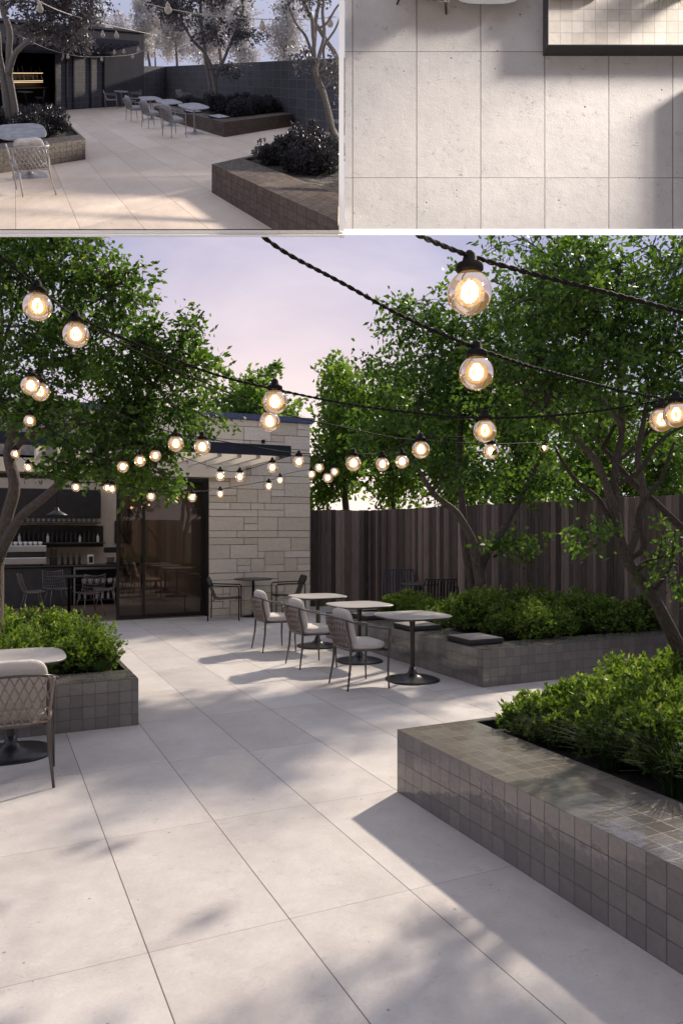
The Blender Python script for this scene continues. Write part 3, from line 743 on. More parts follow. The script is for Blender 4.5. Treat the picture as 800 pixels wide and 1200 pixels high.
def interior(st):
    w = 'of the grey upper left view' if st else ''
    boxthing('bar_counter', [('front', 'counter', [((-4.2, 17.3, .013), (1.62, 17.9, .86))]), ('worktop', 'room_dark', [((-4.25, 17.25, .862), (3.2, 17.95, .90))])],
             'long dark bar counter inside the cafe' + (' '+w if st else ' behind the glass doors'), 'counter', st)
    if not st:
        boxthing('display_fridge', [('frame', 'steel', [((1.66, 17.3, .013), (1.70, 17.34, .86)), ((2.92, 17.3, .013), (2.96, 17.34, .86)), ((1.70, 17.3, .80), (2.92, 17.34, .86))]),
                                    ('shelf', 'room_dark', [((1.70, 17.32, .10), (2.92, 17.8, .13)), ((1.70, 17.32, .45), (2.92, 17.8, .47))]), ('back_panel', 'room_dark', [((1.66, 17.82, .013), (2.96, 17.86, .86))])],
                 'steel framed open shelf unit under the right end of the bar worktop', 'shelf unit', st)
        for k in range(9): put(rnd.choice([BOTR, BOTC, BOTC, BOT]), (1.8+k*.125, 17.5, .133), 0, .8, 'small jar or bottle on the bottom shelf under the bar worktop', 'jar', 'jars on the low shelf')
        for k in range(7): put(CUP, (1.9+k*.14, 17.5, .473), 0, 1.4, 'white bowl on the middle shelf under the bar worktop', 'bowl', 'bowls under the worktop')
        boxthing('espresso_machine', [('body', 'steel', [((-.15, 17.4, .93), (1.12, 17.8, 1.08)), ((-.15, 17.45, 1.20), (1.12, 17.8, 1.34))]), ('dark_front', 'room_dark', [((-.12, 17.46, 1.082), (1.09, 17.78, 1.198))]),
                                      ('foot', 'black_metal', [((-.1, 17.5, .902), (-.05, 17.7, .928))]), ('foot', 'black_metal', [((1.0, 17.5, .902), (1.05, 17.7, .928))])], 'wide brushed steel espresso machine on the bar counter', 'coffee machine', st)
        for k in range(12): put(CUP, (-.1+k*.1, 17.6, 1.342), 0, 1.0, 'small cup on top of the steel espresso machine', 'cup', 'cups on the espresso machine')
        boxthing('coffee_grinder', [('body', 'room_dark', [((1.2, 17.5, .902), (1.35, 17.7, 1.10))]), ('hopper', 'bottle', [((1.22, 17.52, 1.102), (1.33, 17.68, 1.28))])], 'black coffee grinder beside the espresso machine', 'grinder', st)
        boxthing('napkin_box', [('case', 'china', [((1.98, 17.5, .902), (2.12, 17.62, 1.12))]), ('slot', 'room_dark', [((2.01, 17.49, .95), (2.09, 17.499, 1.08))])], 'small white dispenser box on the bar worktop', 'box', st)
        boxthing('stand_mixer', [('foot', 'room_dark', [((2.40, 17.45, .902), (2.78, 17.7, .94))]), ('column', 'room_dark', [((2.62, 17.5, .942), (2.76, 17.66, 1.16))]), ('head', 'room_dark', [((2.34, 17.5, 1.162), (2.78, 17.66, 1.29))]), ('bowl', 'steel', [((2.40, 17.5, .942), (2.56, 17.64, 1.08))])],
                 'black stand mixer with steel bowl near the right end of the bar', 'mixer', st)
        for k in range(4): put(BOT, (1.45+k*.12, 17.55, .902), 0, .85, 'short dark bottle standing on the bar worktop beside the grinder', 'bottle', 'bottles on the worktop')
        boxthing('wall_cabinet', [('carcass', 'room_dark', [((-4, 18.15, 1.95), (2.35, 18.58, 2.62))]), ('bottom_shelf', 'counter', [((-4, 18.1, 1.83), (2.35, 18.58, 1.86))])], 'black wall cabinet above the bar shelves', 'cabinet', st)
        boxthing('wall_shelf', [('back_panel', 'room_dark', [((-4, 18.5, 1.28), (2.45, 18.58, 1.78))]), ('board', 'counter', [((-4, 18.2, 1.36), (2.45, 18.498, 1.39))])], 'long dark wall shelf carrying bottles behind the bar', 'shelf', st)
        boxthing('framed_picture', [('frame', 'room_dark', [((2.72, 18.55, 1.35), (3.12, 18.59, 1.9))]), ('print', 'counter', [((2.77, 18.54, 1.4), (3.07, 18.549, 1.85))])], 'small black framed picture on the cafe back wall', 'picture', st)
        for k in range(30): put(rnd.choice([BOT, BOT, BOT, BOTC]), (-.6+k*.1, 18.32, 1.393), 0, rnd.uniform(.75, 1), 'small bottle or glass on the long wall shelf', 'bottle', 'bottles on the wall shelf')
        for k in range(22): put(CUP, (-.1+k*.11, 18.3, 1.863), 0, 1.25, 'white cup in the row under the black wall cabinet', 'cup', 'cups under the wall cabinet')
        put(PEND, (1.25, 16.4, 1.98), 0, 1, 'black cone pendant lamp over the bar, left of the two', 'pendant lamp', 'pendant lamps')
        put(PEND, (2.8, 17.0, 1.98), 0, 1, 'black cone pendant lamp close to the sliding door, right of the two', 'pendant lamp', 'pendant lamps')
        put(RTABLE, (1.42, 15.7, .013), 0, 1.02, 'round table inside the cafe between the wire chairs', 'table')
        for x, y, a, l in ((.75, 15.75, .1, 'silver wire chair left of the inside table'), (1.25, 16.5, -1.3, 'silver wire chair behind the inside table'), (1.75, 15.15, 1.9, 'silver wire chair in front of the inside table, back to the courtyard'), (2.15, 15.85, 3.0, 'silver wire chair right of the inside table')):
            put(WIRE, (x, y, .013), a, 1, l, 'chair', 'wire chairs inside the cafe')
    else:
        boxthing('wall_shelf', [('board', 'counter', [((-1.6, 18.1, 1.3), (1.4, 18.5, 1.33)), ((-1.6, 18.1, 1.75), (1.4, 18.5, 1.78))]), ('lit_strip', 'shelf_light', [((-1.4, 18.42, 1.26), (1.4, 18.46, 1.28)), ((-1.4, 18.42, 1.71), (1.4, 18.46, 1.73)), ((-.2, 17.8, 1.2), (1.35, 17.82, 1.215))])],
                 'warmly lit bottle shelves in the dark cafe '+w, 'shelf', st)
        for k in range(26):
            put_stage(rnd.choice([BOTC, CUP, BOTC]), (-1.4+k*.11, 18.3, 1.335 if k % 2 else 1.785), 0, 1.5, 'tiny pale bottle on the lit shelves '+w, 'bottle', 'bottles of the grey view')

# ------------------------------------------------------------------ main courtyard
b = MB(); b.face([(-400, -400, -.004), (400, -400, -.004), (400, 400, -.004), (-400, 400, -.004)]); tag(b.build('ground', simple('earth', (.12, .13, .07), .95)), kind='structure')
b = MB(); b.face([(-8, -4, 0), (7.69, -4, 0), (7.69, 14.8, 0), (-8, 14.8, 0)], [(-8, -4), (7.69, -4), (7.69, 14.8), (-8, 14.8)]); tag(b.build('terrace_paving', M['paving']), kind='structure')
building(False); interior(False)
fence((WXF := 5.99, 14.8), (7.7, 14.8), 2.12, 'dark timber fence between the cafe wall and the corner', False)
fence((7.7, 14.8), (7.7, -2.5), 2.12, 'long dark timber fence of vertical planks on the right side', False)
GP = 'tiled planters'
planter(-3.4, 6.53, 1.155, 9.7, (.05, .04, .46, .05), 'brown tiled planter on the left behind the cut off table', False, GP)
planter(4.74, 6.51, 7.66, 10.6, (.56, .04, .40, .05), 'brown tiled bench planter in front of the fence with grey seat pads', False, GP)
planter(2.36, .3, 7.66, 4.157, (.57, .04, .05, .05), 'glossy brown tiled planter in the right foreground', False, GP)

CH = 'lattice back chairs along the bench'
YS = (7.18, 8.50, 9.84)
for y, t in zip(YS, ('nearest', 'middle', 'farthest')):
    put(CHAIR, (3.60, y, 0), 0, 1, f'lattice back chair with pale cushions, {t} of the three at the bench tables', 'chair', CH)
    put(TABLE, (4.27, y, 0), 0, 1, f'pedestal table with pale rounded square top, {t} of the three before the bench', 'table', 'pedestal tables along the bench')
for y, t in ((7.03, 'nearest, beside the bench corner'), (8.3, 'middle one, partly behind the nearest table'), (9.55, 'farthest, glimpsed behind the tables')):
    put(PAD, (5.01, y, .40), 0, 1, f'grey square seat pad on the planter bench, {t}', 'seat pad', 'seat pads on the bench')
put(CHAIR, (.14, 5.42, 0), PI/2, 1, 'lattice back chair at the left edge seen from behind, with white back cushion', 'chair')
put(TABLE, (.14, 6.09, 0), 0, 1, 'pedestal table at the left edge in front of the planter', 'table')
put(SLING, (4.0, 13.55, 0), math.radians(-22), 1, 'black tube armchair by the stone wall, left of the round table', 'chair', 'black armchairs by the wall')
put(SLING, (5.28, 13.65, 0), math.radians(170), 1, 'black tube armchair by the stone wall, right of the round table', 'chair', 'black armchairs by the wall')
put(RTABLE, (4.62, 13.78, 0), 0, 1, 'round dark table against the stone wall between two black armchairs', 'table')
put(SLAT_BLUE, (7.15, 12.5, 0), math.radians(-118), 1.14, 'blue grey slatted armchair behind the bench planter by the fence corner', 'chair')
put(SLAT_BLACK, (7.05, 10.95, 0), math.radians(62), 1.08, 'black slatted armchair behind the bench planter shrubs, right of the blue one', 'chair')
put(RTABLE, (7.15, 11.75, 0), 0, .95, 'small dark table by the fence behind the bench planter', 'table')

# shrubs
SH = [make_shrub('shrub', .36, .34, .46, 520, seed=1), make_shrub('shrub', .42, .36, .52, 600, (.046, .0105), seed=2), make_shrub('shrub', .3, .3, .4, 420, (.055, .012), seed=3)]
GR = [make_grass('grass_tuft', .34, .30, 300, .0045), make_grass('grass_tuft', .40, .27, 280, .0045)]
shrubs = []
def shr(k, x, y, sc, lab, grp): shrubs.append((k, x, y, sc, lab, grp))
A_ = 'shrubs in the left planter'; B_ = 'shrubs in the bench planter'; C_ = 'shrubs in the foreground planter'
for i, (x, y, s_) in enumerate([(.68, 7.35, 1.0), (.2, 7.3, 1.02), (-.3, 7.35, .95), (.8, 7.95, 1.05), (.3, 8.0, 1.15), (-.3, 8.1, 1.1), (-.8, 7.5, 1), (.6, 8.7, 1.1), (0, 8.9, 1.15)]):
    shr(i % 2, x, y, s_, 'leafy green shrub in the planter on the left', A_)
for i in range(13):
    shr(i % 3, 5.75+(i % 7)*.30+rnd.uniform(-.05, .05), 7.2+(i//7)*.75+rnd.uniform(-.08, .08), rnd.uniform(1.0, 1.42), 'leafy green shrub in the bench planter before the fence', B_)
for i in range(10):
    shr(i % 3, 5.65+(i % 4)*.5+rnd.uniform(-.08, .08), 8.75+(i//4)*.66+rnd.uniform(-.08, .08), rnd.uniform(.8, .98), 'leafy green shrub in the bench planter before the fence', B_)
for i, (x, y, s_) in enumerate([(3.15, 3.83, .80), (3.5, 3.75, 1.0), (3.95, 3.78, .95), (4.4, 3.7, 1.15), (3.85, 3.2, 1.1), (4.35, 3.1, 1.2), (4.9, 3.6, 1.1), (3.95, 2.65, 1.0), (3.55, 2.35, .95), (4.5, 2.5, 1.1), (3.6, 1.8, 1), (3.4, 3.35, .85), (3.75, 3.0, .95), (4.0, 2.2, 1.05), (3.5, 2.75, .85), (3.95, 1.7, 1), (4.1, 3.45, 1.1), (4.7, 3.05, 1.2), (3.6, 3.45, 1.0), (4.2, 2.8, 1.25), (3.7, 2.55, 1.15), (4.2, 3.9, 1.0), (3.7, 3.95, .8), (3.25, 3.4, .8), (3.35, 2.9, .9), (3.35, 2.5, .95), (3.35, 2.1, 1.0)]):
    shr((i+1) % 3 if i else 2, x, y, s_, 'leafy lime green shrub in the right foreground planter', C_)
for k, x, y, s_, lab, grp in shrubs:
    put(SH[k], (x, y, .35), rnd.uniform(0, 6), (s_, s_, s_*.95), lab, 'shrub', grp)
grs = [(3.12, 3.55, .75), (3.3, 2.95, 1.05), (3.15, 2.0, 1.1), (3.4, 2.2, 1.2), (3.5, 1.9, 1.2), (3.12, 1.5, 1.1), (3.12, 3.1, .9), (3.1, 2.65, 1), (3.12, 2.25, 1.1), (3.1, 1.85, 1.1), (3.35, 3.25, 1), (3.25, 2.85, 1.05), (3.3, 2.45, 1.1), (3.25, 2.05, 1), (3.6, 2.8, 1.1), (3.2, 3.45, .8), (3.3, 1.6, 1.1)]
for x, y, s_ in grs: put(GR[rnd.randint(0, 1)], (x, y, .35), rnd.uniform(0, 6), s_, 'dark ornamental grass tuft along the rim of the foreground planter', 'grass tuft', 'grass tufts in the foreground planter')
for x, y, s_ in [(.75, 7.15, .85), (1.0, 7.45, .9), (.9, 7.25, .8), (.98, 7.7, .85), (.9, 7.05, .6), (.98, 8.3, .9)]: put(GR[rnd.randint(0, 1)], (x, y, .35), rnd.uniform(0, 6), s_, 'dark ornamental grass tuft at the right end of the left planter', 'grass tuft', 'grass tufts in the left planter')
for x, y, s_ in [(6.6, 7.1, .8), (7.2, 7.15, .8), (6.2, 7.15, .7), (5.5, 9.9, .8)]: put(GR[0], (x, y, .35), rnd.uniform(0, 6), s_, 'dark grass tuft among the shrubs of the bench planter', 'grass tuft', 'grass tufts in the bench planter')

# trees
def lob(base, u, v, Z, r, n, ti):
    p = P(u, v, Z) - Vector(base); return (p, r, n, ti)
def tp(base, pts): return [P(u, v, Z) - Vector(base) for u, v, Z in pts]
B2 = Vector((6.1, 8.5, .34)); 
T2 = make_tree('tree', [([(0, 0, 0)]+tp(B2, [(561, 665, 10.3), (541, 610, 10.2), (505, 575, 10.1), (483, 540, 10.0)]), [.085, .075, .052, .04, .026]),
                        ([(.03, 0, .1)]+tp(B2, [(566, 660, 10.35), (592, 615, 10.5), (622, 560, 10.6), (640, 520, 10.7)]), [.075, .062, .046, .034, .024]),
                        ([(-.02, .05, .3)]+tp(B2, [(545, 640, 10.6), (538, 560, 10.8), (540, 500, 10.8), (548, 440, 10.8)]), [.06, .06, .05, .04, .025])],
               [lob(B2, 470, 520, 10.0, (.62, .6, .42), 75, 0), lob(B2, 500, 450, 10.2, (.75, .6, .5), 110, 0), lob(B2, 490, 375, 10.4, (.5, .5, .45), 60, 2), lob(B2, 545, 400, 10.7, (.7, .7, .65), 110, 2),
                lob(B2, 560, 480, 10.8, (.7, .8, .5), 110, 2), lob(B2, 620, 470, 10.6, (.8, .8, .55), 120, 1), lob(B2, 610, 390, 10.8, (.8, .8, .6), 110, 1), lob(B2, 535, 560, 9.7, (.5, .4, .3), 26, 0),
                lob(B2, 645, 560, 10.4, (.6, .5, .35), 40, 1), lob(B2, 600, 640, 9.9, (.4, .3, .18), 16, 1), lob(B2, 440, 505, 10.2, (.4, .4, .25), 26, 0), lob(B2, 640, 340, 11, (.8, .8, .5), 60, 1)],
               leaf=(.085, .024), per=34, sig=.15); T2.location = B2
B3 = Vector((4.75, 3.6, .34))
T3 = make_tree('tree', [([(0, 0, 0)]+tp(B3, [(800, 770, 5.15), (765, 700, 5.1), (735, 655, 5.05), (722, 610, 5.0), (720, 560, 5.0), (728, 500, 5.0), (725, 430, 5.0)]), [.055, .048, .043, .038, .031, .026, .021, .015]),
                        (tp(B3, [(733, 650, 5.06), (745, 625, 5.1), (752, 590, 5.1), (748, 540, 5.15), (760, 470, 5.2)]), [.03, .028, .025, .021, .015]),
                        (tp(B3, [(722, 600, 5.0), (708, 560, 4.9), (690, 530, 4.8), (665, 505, 4.7), (630, 480, 4.6)]), [.03, .026, .022, .018, .012]),
                        (tp(B3, [(880, 740, 5.6), (820, 640, 5.6), (775, 600, 5.6), (735, 560, 5.6), (700, 520, 5.6)]), [.038, .034, .03, .025, .016]),
                        (tp(B3, [(735, 655, 5.05), (755, 640, 5.0), (748, 600, 4.95), (775, 560, 4.9), (790, 520, 4.9)]), [.02, .018, .016, .013, .008]),
                        (tp(B3, [(720, 570, 5.0), (745, 555, 4.95), (770, 520, 4.9), (800, 500, 4.9)]), [.018, .015, .012, .007]),
                        (tp(B3, [(722, 620, 5.0), (700, 585, 5.05), (672, 560, 5.1), (650, 520, 5.1)]), [.022, .018, .014, .008]),
                        (tp(B3, [(728, 500, 5.0), (705, 470, 4.9), (680, 455, 4.8)]), [.018, .014, .008]),
                        (tp(B3, [(760, 700, 5.1), (785, 660, 5.0), (792, 620, 5.0)]), [.016, .012, .007])],
               [lob(B3, 650, 455, 4.7, (.42, .45, .26), 80, 2), lob(B3, 600, 440, 4.7, (.26, .3, .18), 34, 2), lob(B3, 690, 410, 4.9, (.45, .5, .32), 110, 0), lob(B3, 640, 370, 4.9, (.40, .4, .28), 80, 0), lob(B3, 720, 340, 5.0, (.45, .5, .32), 110, 0),
                lob(B3, 780, 400, 5.1, (.45, .5, .4), 130, 1), lob(B3, 800, 310, 5.2, (.45, .5, .32), 90, 1), lob(B3, 670, 330, 5.2, (.35, .4, .25), 50, 0), lob(B3, 800, 490, 5.4, (.4, .4, .25), 50, 3), lob(B3, 700, 475, 5.3, (.4, .4, .18), 36, 3),
                lob(B3, 790, 660, 4.9, (.14, .2, .28), 22, 0), lob(B3, 700, 620, 4.9, (.25, .2, .12), 12, 0), lob(B3, 850, 400, 5.6, (.5, .6, .6), 90, 3), lob(B3, 640, 285, 5.4, (.5, .5, .25), 50, 0)],
               leaf=(.048, .0135), per=32, sig=.085, twig=.003); T3.location = B3
B1 = Vector((.0, 7.9, .34))
T1_ = make_tree('tree', [([(0, 0, 0)]+tp(B1, [(-4, 680, 7.25), (5, 620, 7.2), (16, 570, 7.1), (10, 530, 7.1), (30, 470, 7.1), (70, 380, 7.1)]), [.085, .075, .062, .055, .05, .04, .022]),
                         (tp(B1, [(-2, 655, 7.2), (20, 612, 7.0), (48, 585, 6.8), (75, 560, 6.7), (125, 520, 6.6), (165, 480, 6.6)]), [.055, .045, .038, .032, .022, .014]),
                         ([(-.1, 0, .2)]+tp(B1, [(-16, 620, 7.3), (-10, 540, 7.3), (0, 450, 7.3)]), [.07, .065, .06, .03]),
                         (tp(B1, [(10, 545, 7.1), (30, 515, 6.9), (60, 500, 6.7), (100, 498, 6.5)]), [.03, .026, .02, .012])],
                [lob(B1, 30, 330, 7.1, (.6, .6, .45), 110, 0), lob(B1, 90, 310, 7.1, (.5, .5, .32), 80, 0), lob(B1, 130, 350, 7.0, (.42, .5, .38), 80, 0), lob(B1, 70, 420, 6.8, (.7, .6, .4), 130, 0), lob(B1, 150, 430, 6.7, (.5, .5, .42), 110, 1),
                 lob(B1, 205, 420, 6.6, (.36, .4, .32), 55, 1), lob(B1, 222, 385, 6.7, (.18, .2, .16), 16, 1), lob(B1, 190, 480, 6.6, (.45, .4, .3), 80, 1), lob(B1, 120, 500, 6.5, (.6, .4, .25), 100, 1), lob(B1, 30, 480, 6.7, (.5, .4, .25), 60, 3),
                 lob(B1, 170, 555, 6.4, (.36, .3, .20), 60, 1), lob(B1, 90, 545, 6.5, (.3, .3, .15), 34, 1), lob(B1, 200, 530, 6.5, (.25, .3, .15), 24, 1), lob(B1, 40, 260, 7.2, (.8, .6, .4), 90, 2), lob(B1, -40, 400, 7.3, (.6, .6, .8), 120, 2), lob(B1, 0, 300, 7.4, (.5, .5, .4), 60, 2)],
                leaf=(.06, .017), per=34, sig=.105); T1_.location = B1
tag(T1_, 'leafy tree rooted in the left planter, its crown over the cafe front', 'tree')
tag(T2, 'leafy tree with forked trunk in the bench planter before the fence', 'tree')
tag(T3, 'leaning tree with bare crossing branches at the right edge of the foreground planter', 'tree')
# trees beyond the fence and cafe
def far_tree(u, vtop, Z, w, label, n=90, seed=0, cut=600):
    base = P(u, 621, Z); base.z = 0; ztop = EYE+(621-vtop)/FP*Z; h = ztop
    lobes = []
    for i in range(7):
        a = rnd.uniform(0, 6.28); q = rnd.uniform(.15, .6); zz = h*rnd.uniform(.45, .8)
        lobes.append((Vector((math.cos(a)*w*q, math.sin(a)*w*q, zz)), (w*.42, w*.42, h*.14), n//7, 0))
    lobes.append((Vector((0, 0, h*.86)), (w*.4, w*.4, h*.13), n//6, 0))
    t = make_tree('tree', [([(0, 0, 0), (.05, .02, h*.25), (-.05, 0, h*.5), (.02, .05, h*.75)], [.12, .1, .07, .03])], lobes, leaf=(.12*Z/15, .036*Z/15), per=40, sig=.26, mat='leaf_far', drop=.1)
    t.location = base; tag(t, label, 'tree', 'trees beyond the fence and cafe'); return t
FT = []
for u, vt, Z, w, n, lab in ((300, 425, 24, 2.6, 150, 'rounded pale green tree rising behind the cafe roof'), (405, 412, 19, 1.5, 170, 'bright green tree just right of the cafe roof behind the fence'), (460, 420, 18, 1.5, 150, 'bright green tree behind the fence corner, second from the cafe'),
                            (530, 430, 16.5, 1.4, 140, 'bright green tree behind the fence, seen past the forked bench tree'), (610, 440, 14.5, 1.3, 130, 'bright green tree behind the fence between the bench tree and the leaning tree'), (690, 440, 13, 1.2, 120, 'bright green tree behind the fence beyond the leaning tree'),
                            (775, 470, 12.5, 1.1, 100, 'bright green tree behind the fence at the right edge')):
    FT.append(far_tree(u, vt, Z, w, lab, n))

fence((-8, -4.2), (-8, 14.2), 2.12, 'dark timber fence at the far left of the terrace, outside the picture', False)
fence((7.7, -4.2), (-8, -4.2), 2.12, 'dark timber fence behind the viewer, mirrored in the glass doors', False)
for i, (x, y, sc_, t_) in enumerate(((-6.5, -5.6, 1.3, T2), (-3.2, -6.2, 1.35, T1_), (-.2, -5.8, 1.3, T2), (2.8, -6.4, 1.4, T1_), (5.4, -5.8, 1.3, T2), (8.2, -6.2, 1.35, T1_))):
    put(t_, (x, y, 0), i*1.3, sc_, 'large leafy tree behind the viewer, mirrored in the glass doors', 'tree', 'trees mirrored in the glass doors')
# ------------------------------------------------------------------ string lights
def cable(pts, label, r=.004, twist=False, seg=6, st=False):
    pts = [Vector(p) for p in pts]; fine = []
    for k in range(len(pts)-1):
        p0, p1, p2, p3 = pts[max(k-1, 0)], pts[k], pts[k+1], pts[min(k+2, len(pts)-1)]
        L = (p2-p1).length; n = max(6, int(L/(.012 if twist else .1)))
        n = min(n, 160)
        for q in range(n):
            t = q/n; fine.append(.5*((2*p1)+(p2-p0)*t+(2*p0-5*p1+4*p2-p3)*t*t+(3*p1-p0-3*p2+p3)*t**3))
    fine.append(pts[-1]); o0 = fine[0].copy(); b = MB()
    if twist:
        s = 0
        for ph in (0, PI):
            q = []; s = 0
            for i, p in enumerate(fine):
                t = (fine[min(i+1, len(fine)-1)]-fine[max(i-1, 0)]).normalized(); a = t.cross(UP).normalized(); c = t.cross(a)
                if i: s += (fine[i]-fine[i-1]).length
                w = s/.07*2*PI+ph; q.append(p+a*math.cos(w)*r*.75+c*math.sin(w)*r*.75-o0)
            b.tube(q, r, seg)
    else: b.tube([p-o0 for p in fine], r, seg)
    o = b.build('light_cable', G_['cord'] if st else M['cable']); o.location = o0; tag(o, label, 'cable', 'cords of the grey view' if st else 'string light cables'); return o
def hang(u, v, Z, label, sc=1.0):
    if Z > 7 and u < 240: Z, sc = (5.9, .78) if u > 140 and v < 550 or Z < 8 else (5.9, .6)
    """u, v: middle of the globe"""
    p = P(u, v, Z); p.z += .108*sc; put(BULB, p, rnd.uniform(0, 6), sc, label, 'bulb', 'bulbs of the string lights')
def cpts(l): return [P(u, v, Z) for u, v, Z in l]
cable(cpts([(440, 247, 1.75), (490, 275, 1.86), (552, 300, 2.01), (640, 325, 2.1), (720, 345, 2.2), (830, 374, 2.3)]), 'thick twisted cable nearest the viewer, carrying the largest bulb', .0045, True)
cable(cpts([(270, 250, 2.05), (305, 275, 2.12), (340, 299, 2.2), (400, 331, 2.35), (475, 372, 2.5), (559, 408, 2.61), (630, 432, 2.8), (725, 457, 3.3), (788, 469, 3.55), (860, 484, 3.8)]), 'twisted cable running from top centre down to the right edge', .0042, True)
cable(cpts([(-60, 245, 2.9), (0, 300, 3.05), (46, 338, 3.17), (91, 372, 3.48), (175, 409, 3.5), (250, 438, 3.55), (322, 456, 3.6), (400, 472, 3.7), (480, 483, 3.8), (568, 490, 3.87), (680, 484, 4.2), (782, 468, 4.4)]), 'cable crossing the left tree and sagging towards the far right tree', .0042, True)
cable(cpts([(115, 387, 3.7), (180, 422, 3.9), (240, 448, 4.1), (316, 480, 4.35), (400, 500, 4.8), (480, 515, 5.3), (575, 520, 5.8), (637, 518, 8)]), 'thin cable just under the left tree cable', .004)
cable(cpts([(-40, 385, 4.4), (0, 412, 4.5), (42, 440, 4.7), (100, 468, 5), (150, 490, 5.2), (206, 508, 5.4), (237, 513, 5.5), (300, 524, 5.6), (350, 531, 6), (414, 532, 5.7), (450, 530, 6.1), (493, 514, 5.0), (560, 512, 5.2)]), 'cable passing in front of the canopy to the bench tree', .004)
cable(cpts([(0, 470, 5.8), (35, 487, 5.9), (100, 530, 5.9), (144, 540, 5.9), (164, 532, 5.9), (182, 526, 5.95), (258, 550, 8.7), (281, 552, 8.7), (319, 541, 8.2), (350, 533, 7.6), (393, 540, 8.5), (448, 533, 6.5), (471, 530, 6.5)]), 'thin cable weaving across the front of the canopy', .004)
cable(cpts([(16, 524, 5.9), (33, 541, 5.9), (89, 564, 5.9), (126, 565, 5.9), (177, 575, 5.9), (225, 576, 6.1), (258, 573, 10.8), (315, 563, 10.5), (328, 557, 11), (365, 550, 11.5), (384, 553, 11.5), (420, 545, 12)]), 'lowest thin cable across the glass doors and stone wall', .004)
BL = [(550, 343, 2.01, 'largest glass globe bulb with black cap, near the top right'), (558, 437, 2.61, 'second largest globe bulb, straight below the largest one'), (568, 505, 3.87, 'globe bulb third down the right hand column of bulbs'), (575, 529, 5.8, 'small globe bulb at the bottom of the right hand column'),
      (637, 525, 10.4, 'tiny lit bulb alone in the right tree foliage'), (493, 527, 5.0, 'globe bulb left of the forked bench tree, largest of its row'), (471, 541, 6.5, 'small bulb left of the bench tree, right one of a close pair'), (448, 544, 6.5, 'small bulb left of the bench tree, left one of a close pair'),
      (414, 543, 5.7, 'bulb in the gap between the cafe wall and the trees'), (775, 492, 3.75, 'globe bulb at the right edge, left one of the pair'), (792, 486, 3.5, 'globe bulb cut by the right edge, right one of the pair'),
      (44, 359, 3.17, 'large globe bulb in the left tree, uppermost'), (89, 392, 3.48, 'large globe bulb in the left tree, second from the top'), (36, 452, 4.7, 'globe bulb mid left, left one of a touching pair'), (47, 459, 4.8, 'globe bulb mid left, right one of a touching pair'),
      (35, 493, 7.5, 'small bulb at the left under the touching pair'), (322, 471, 3.6, 'globe bulb against the sky above the cafe wall, upper of two'), (316, 494, 4.35, 'globe bulb just above the cafe wall fitting, lower of two'),
      (206, 520, 5.6, 'bulb in front of the canopy edge, left of two similar'), (237, 524, 5.5, 'bulb in front of the canopy edge, right of two similar'), (182, 534, 7.6, 'small bulb hanging at the tip of the left tree crown'), (164, 540, 7.6, 'small bulb within the lower left tree crown'), (144, 547, 9.5, 'small bulb in front of the cream header beam')]
for k, (u, v, Z) in enumerate([(258, 558, 8.7), (281, 559, 8.7), (319, 548, 8.2), (350, 541, 7.6), (33, 548, 10), (18, 532, 11), (89, 571, 11), (126, 572, 10.5), (131, 573, 10.8), (177, 582, 11), (225, 583, 10.5), (258, 579, 10.8), (315, 570, 10.5), (328, 563, 11.5), (365, 556, 10.5), (374, 548, 9.5), (384, 560, 9), (392, 553, 10)]):
    BL.append((u, v, Z, 'tiny lit bulb on the far strings in front of the cafe wall and doors'))
for u, v, Z, l in BL: hang(u, v, Z, l)

# ------------------------------------------------------------------ raked model stage, upper left
RIM = 1.2
b = MB(); z0, z1 = 2.84, 19.0
def c1w(x, z, y=-EYE): return P1 + R1*x + F1*z + UP*y
q = [c1w(-.76*z0, z0), c1w(.648*z0, z0), c1w(.648*z1, z1), c1w(-.76*z1, z1)]
b.face([stage_pt(p) for p in q], [(p.x, p.y) for p in q]); tag(b.build('model_terrace_paving', M['paving_tan']), kind='structure')
building(True); interior(True)
fence((5.99, 14.8), (7.7, 14.8), 2.12, 'short charcoal tiled wall beside the grey cafe of the upper left view', True)
fence((7.7, 14.8), (7.7, 3.5), 2.12, 'long charcoal tiled wall on the right of the grey upper left view', True)
GS = 'planters of the grey view'
planter(-2.4, 6.53, 1.155, 9.7, (.05, .04, .46, .05), 'brown tiled planter at the left of the grey upper left view', True, GS)
planter(4.74, 6.51, 7.66, 10.6, (.56, .04, .40, .05), 'brown tiled bench planter in the middle of the grey upper left view', True, GS)
planter(2.36, 1.6, 4.9, 4.157, (.57, .04, .05, .05), 'bronze tiled planter at the lower right of the grey upper left view', True, GS)
clip_planter()
sv = 'in the grey view'
for y, t in zip(YS, ('nearest', 'middle', 'farthest')):
    put_stage(CHAIR, (3.60, y, 0), 0, 1, f'light grey lattice chair, {t} of three at the bench {sv}', 'chair', 'chairs at the bench of the grey view')
    put_stage(TABLE, (4.27, y, 0), 0, 1, f'light grey pedestal table, {t} of three at the bench {sv}', 'table', 'tables of the grey view')
put_stage(PAD, (5.01, 7.03, .40), 0, 1, 'pale square pad on the bench corner '+sv, 'seat pad')
put_stage(PAD, (5.01, 8.3, .40), 0, 1, 'pale square pad half hidden by a table '+sv, 'seat pad')
put_stage(CHAIR, (.24, 5.35, 0), PI/2, 1, 'light grey lattice chair at the lower left '+sv, 'chair')
put_stage(TABLE, (.18, 6.05, 0), 0, 1, 'pale pedestal table at the left edge '+sv, 'table')
put_stage(SLING, (4.0, 13.55, 0), math.radians(-22), 1, 'light grey armchair before the cafe wall, left of its table '+sv, 'chair')
put_stage(SLING, (5.28, 13.65, 0), math.radians(170), 1, 'light grey armchair before the cafe wall, right of its table '+sv, 'chair')
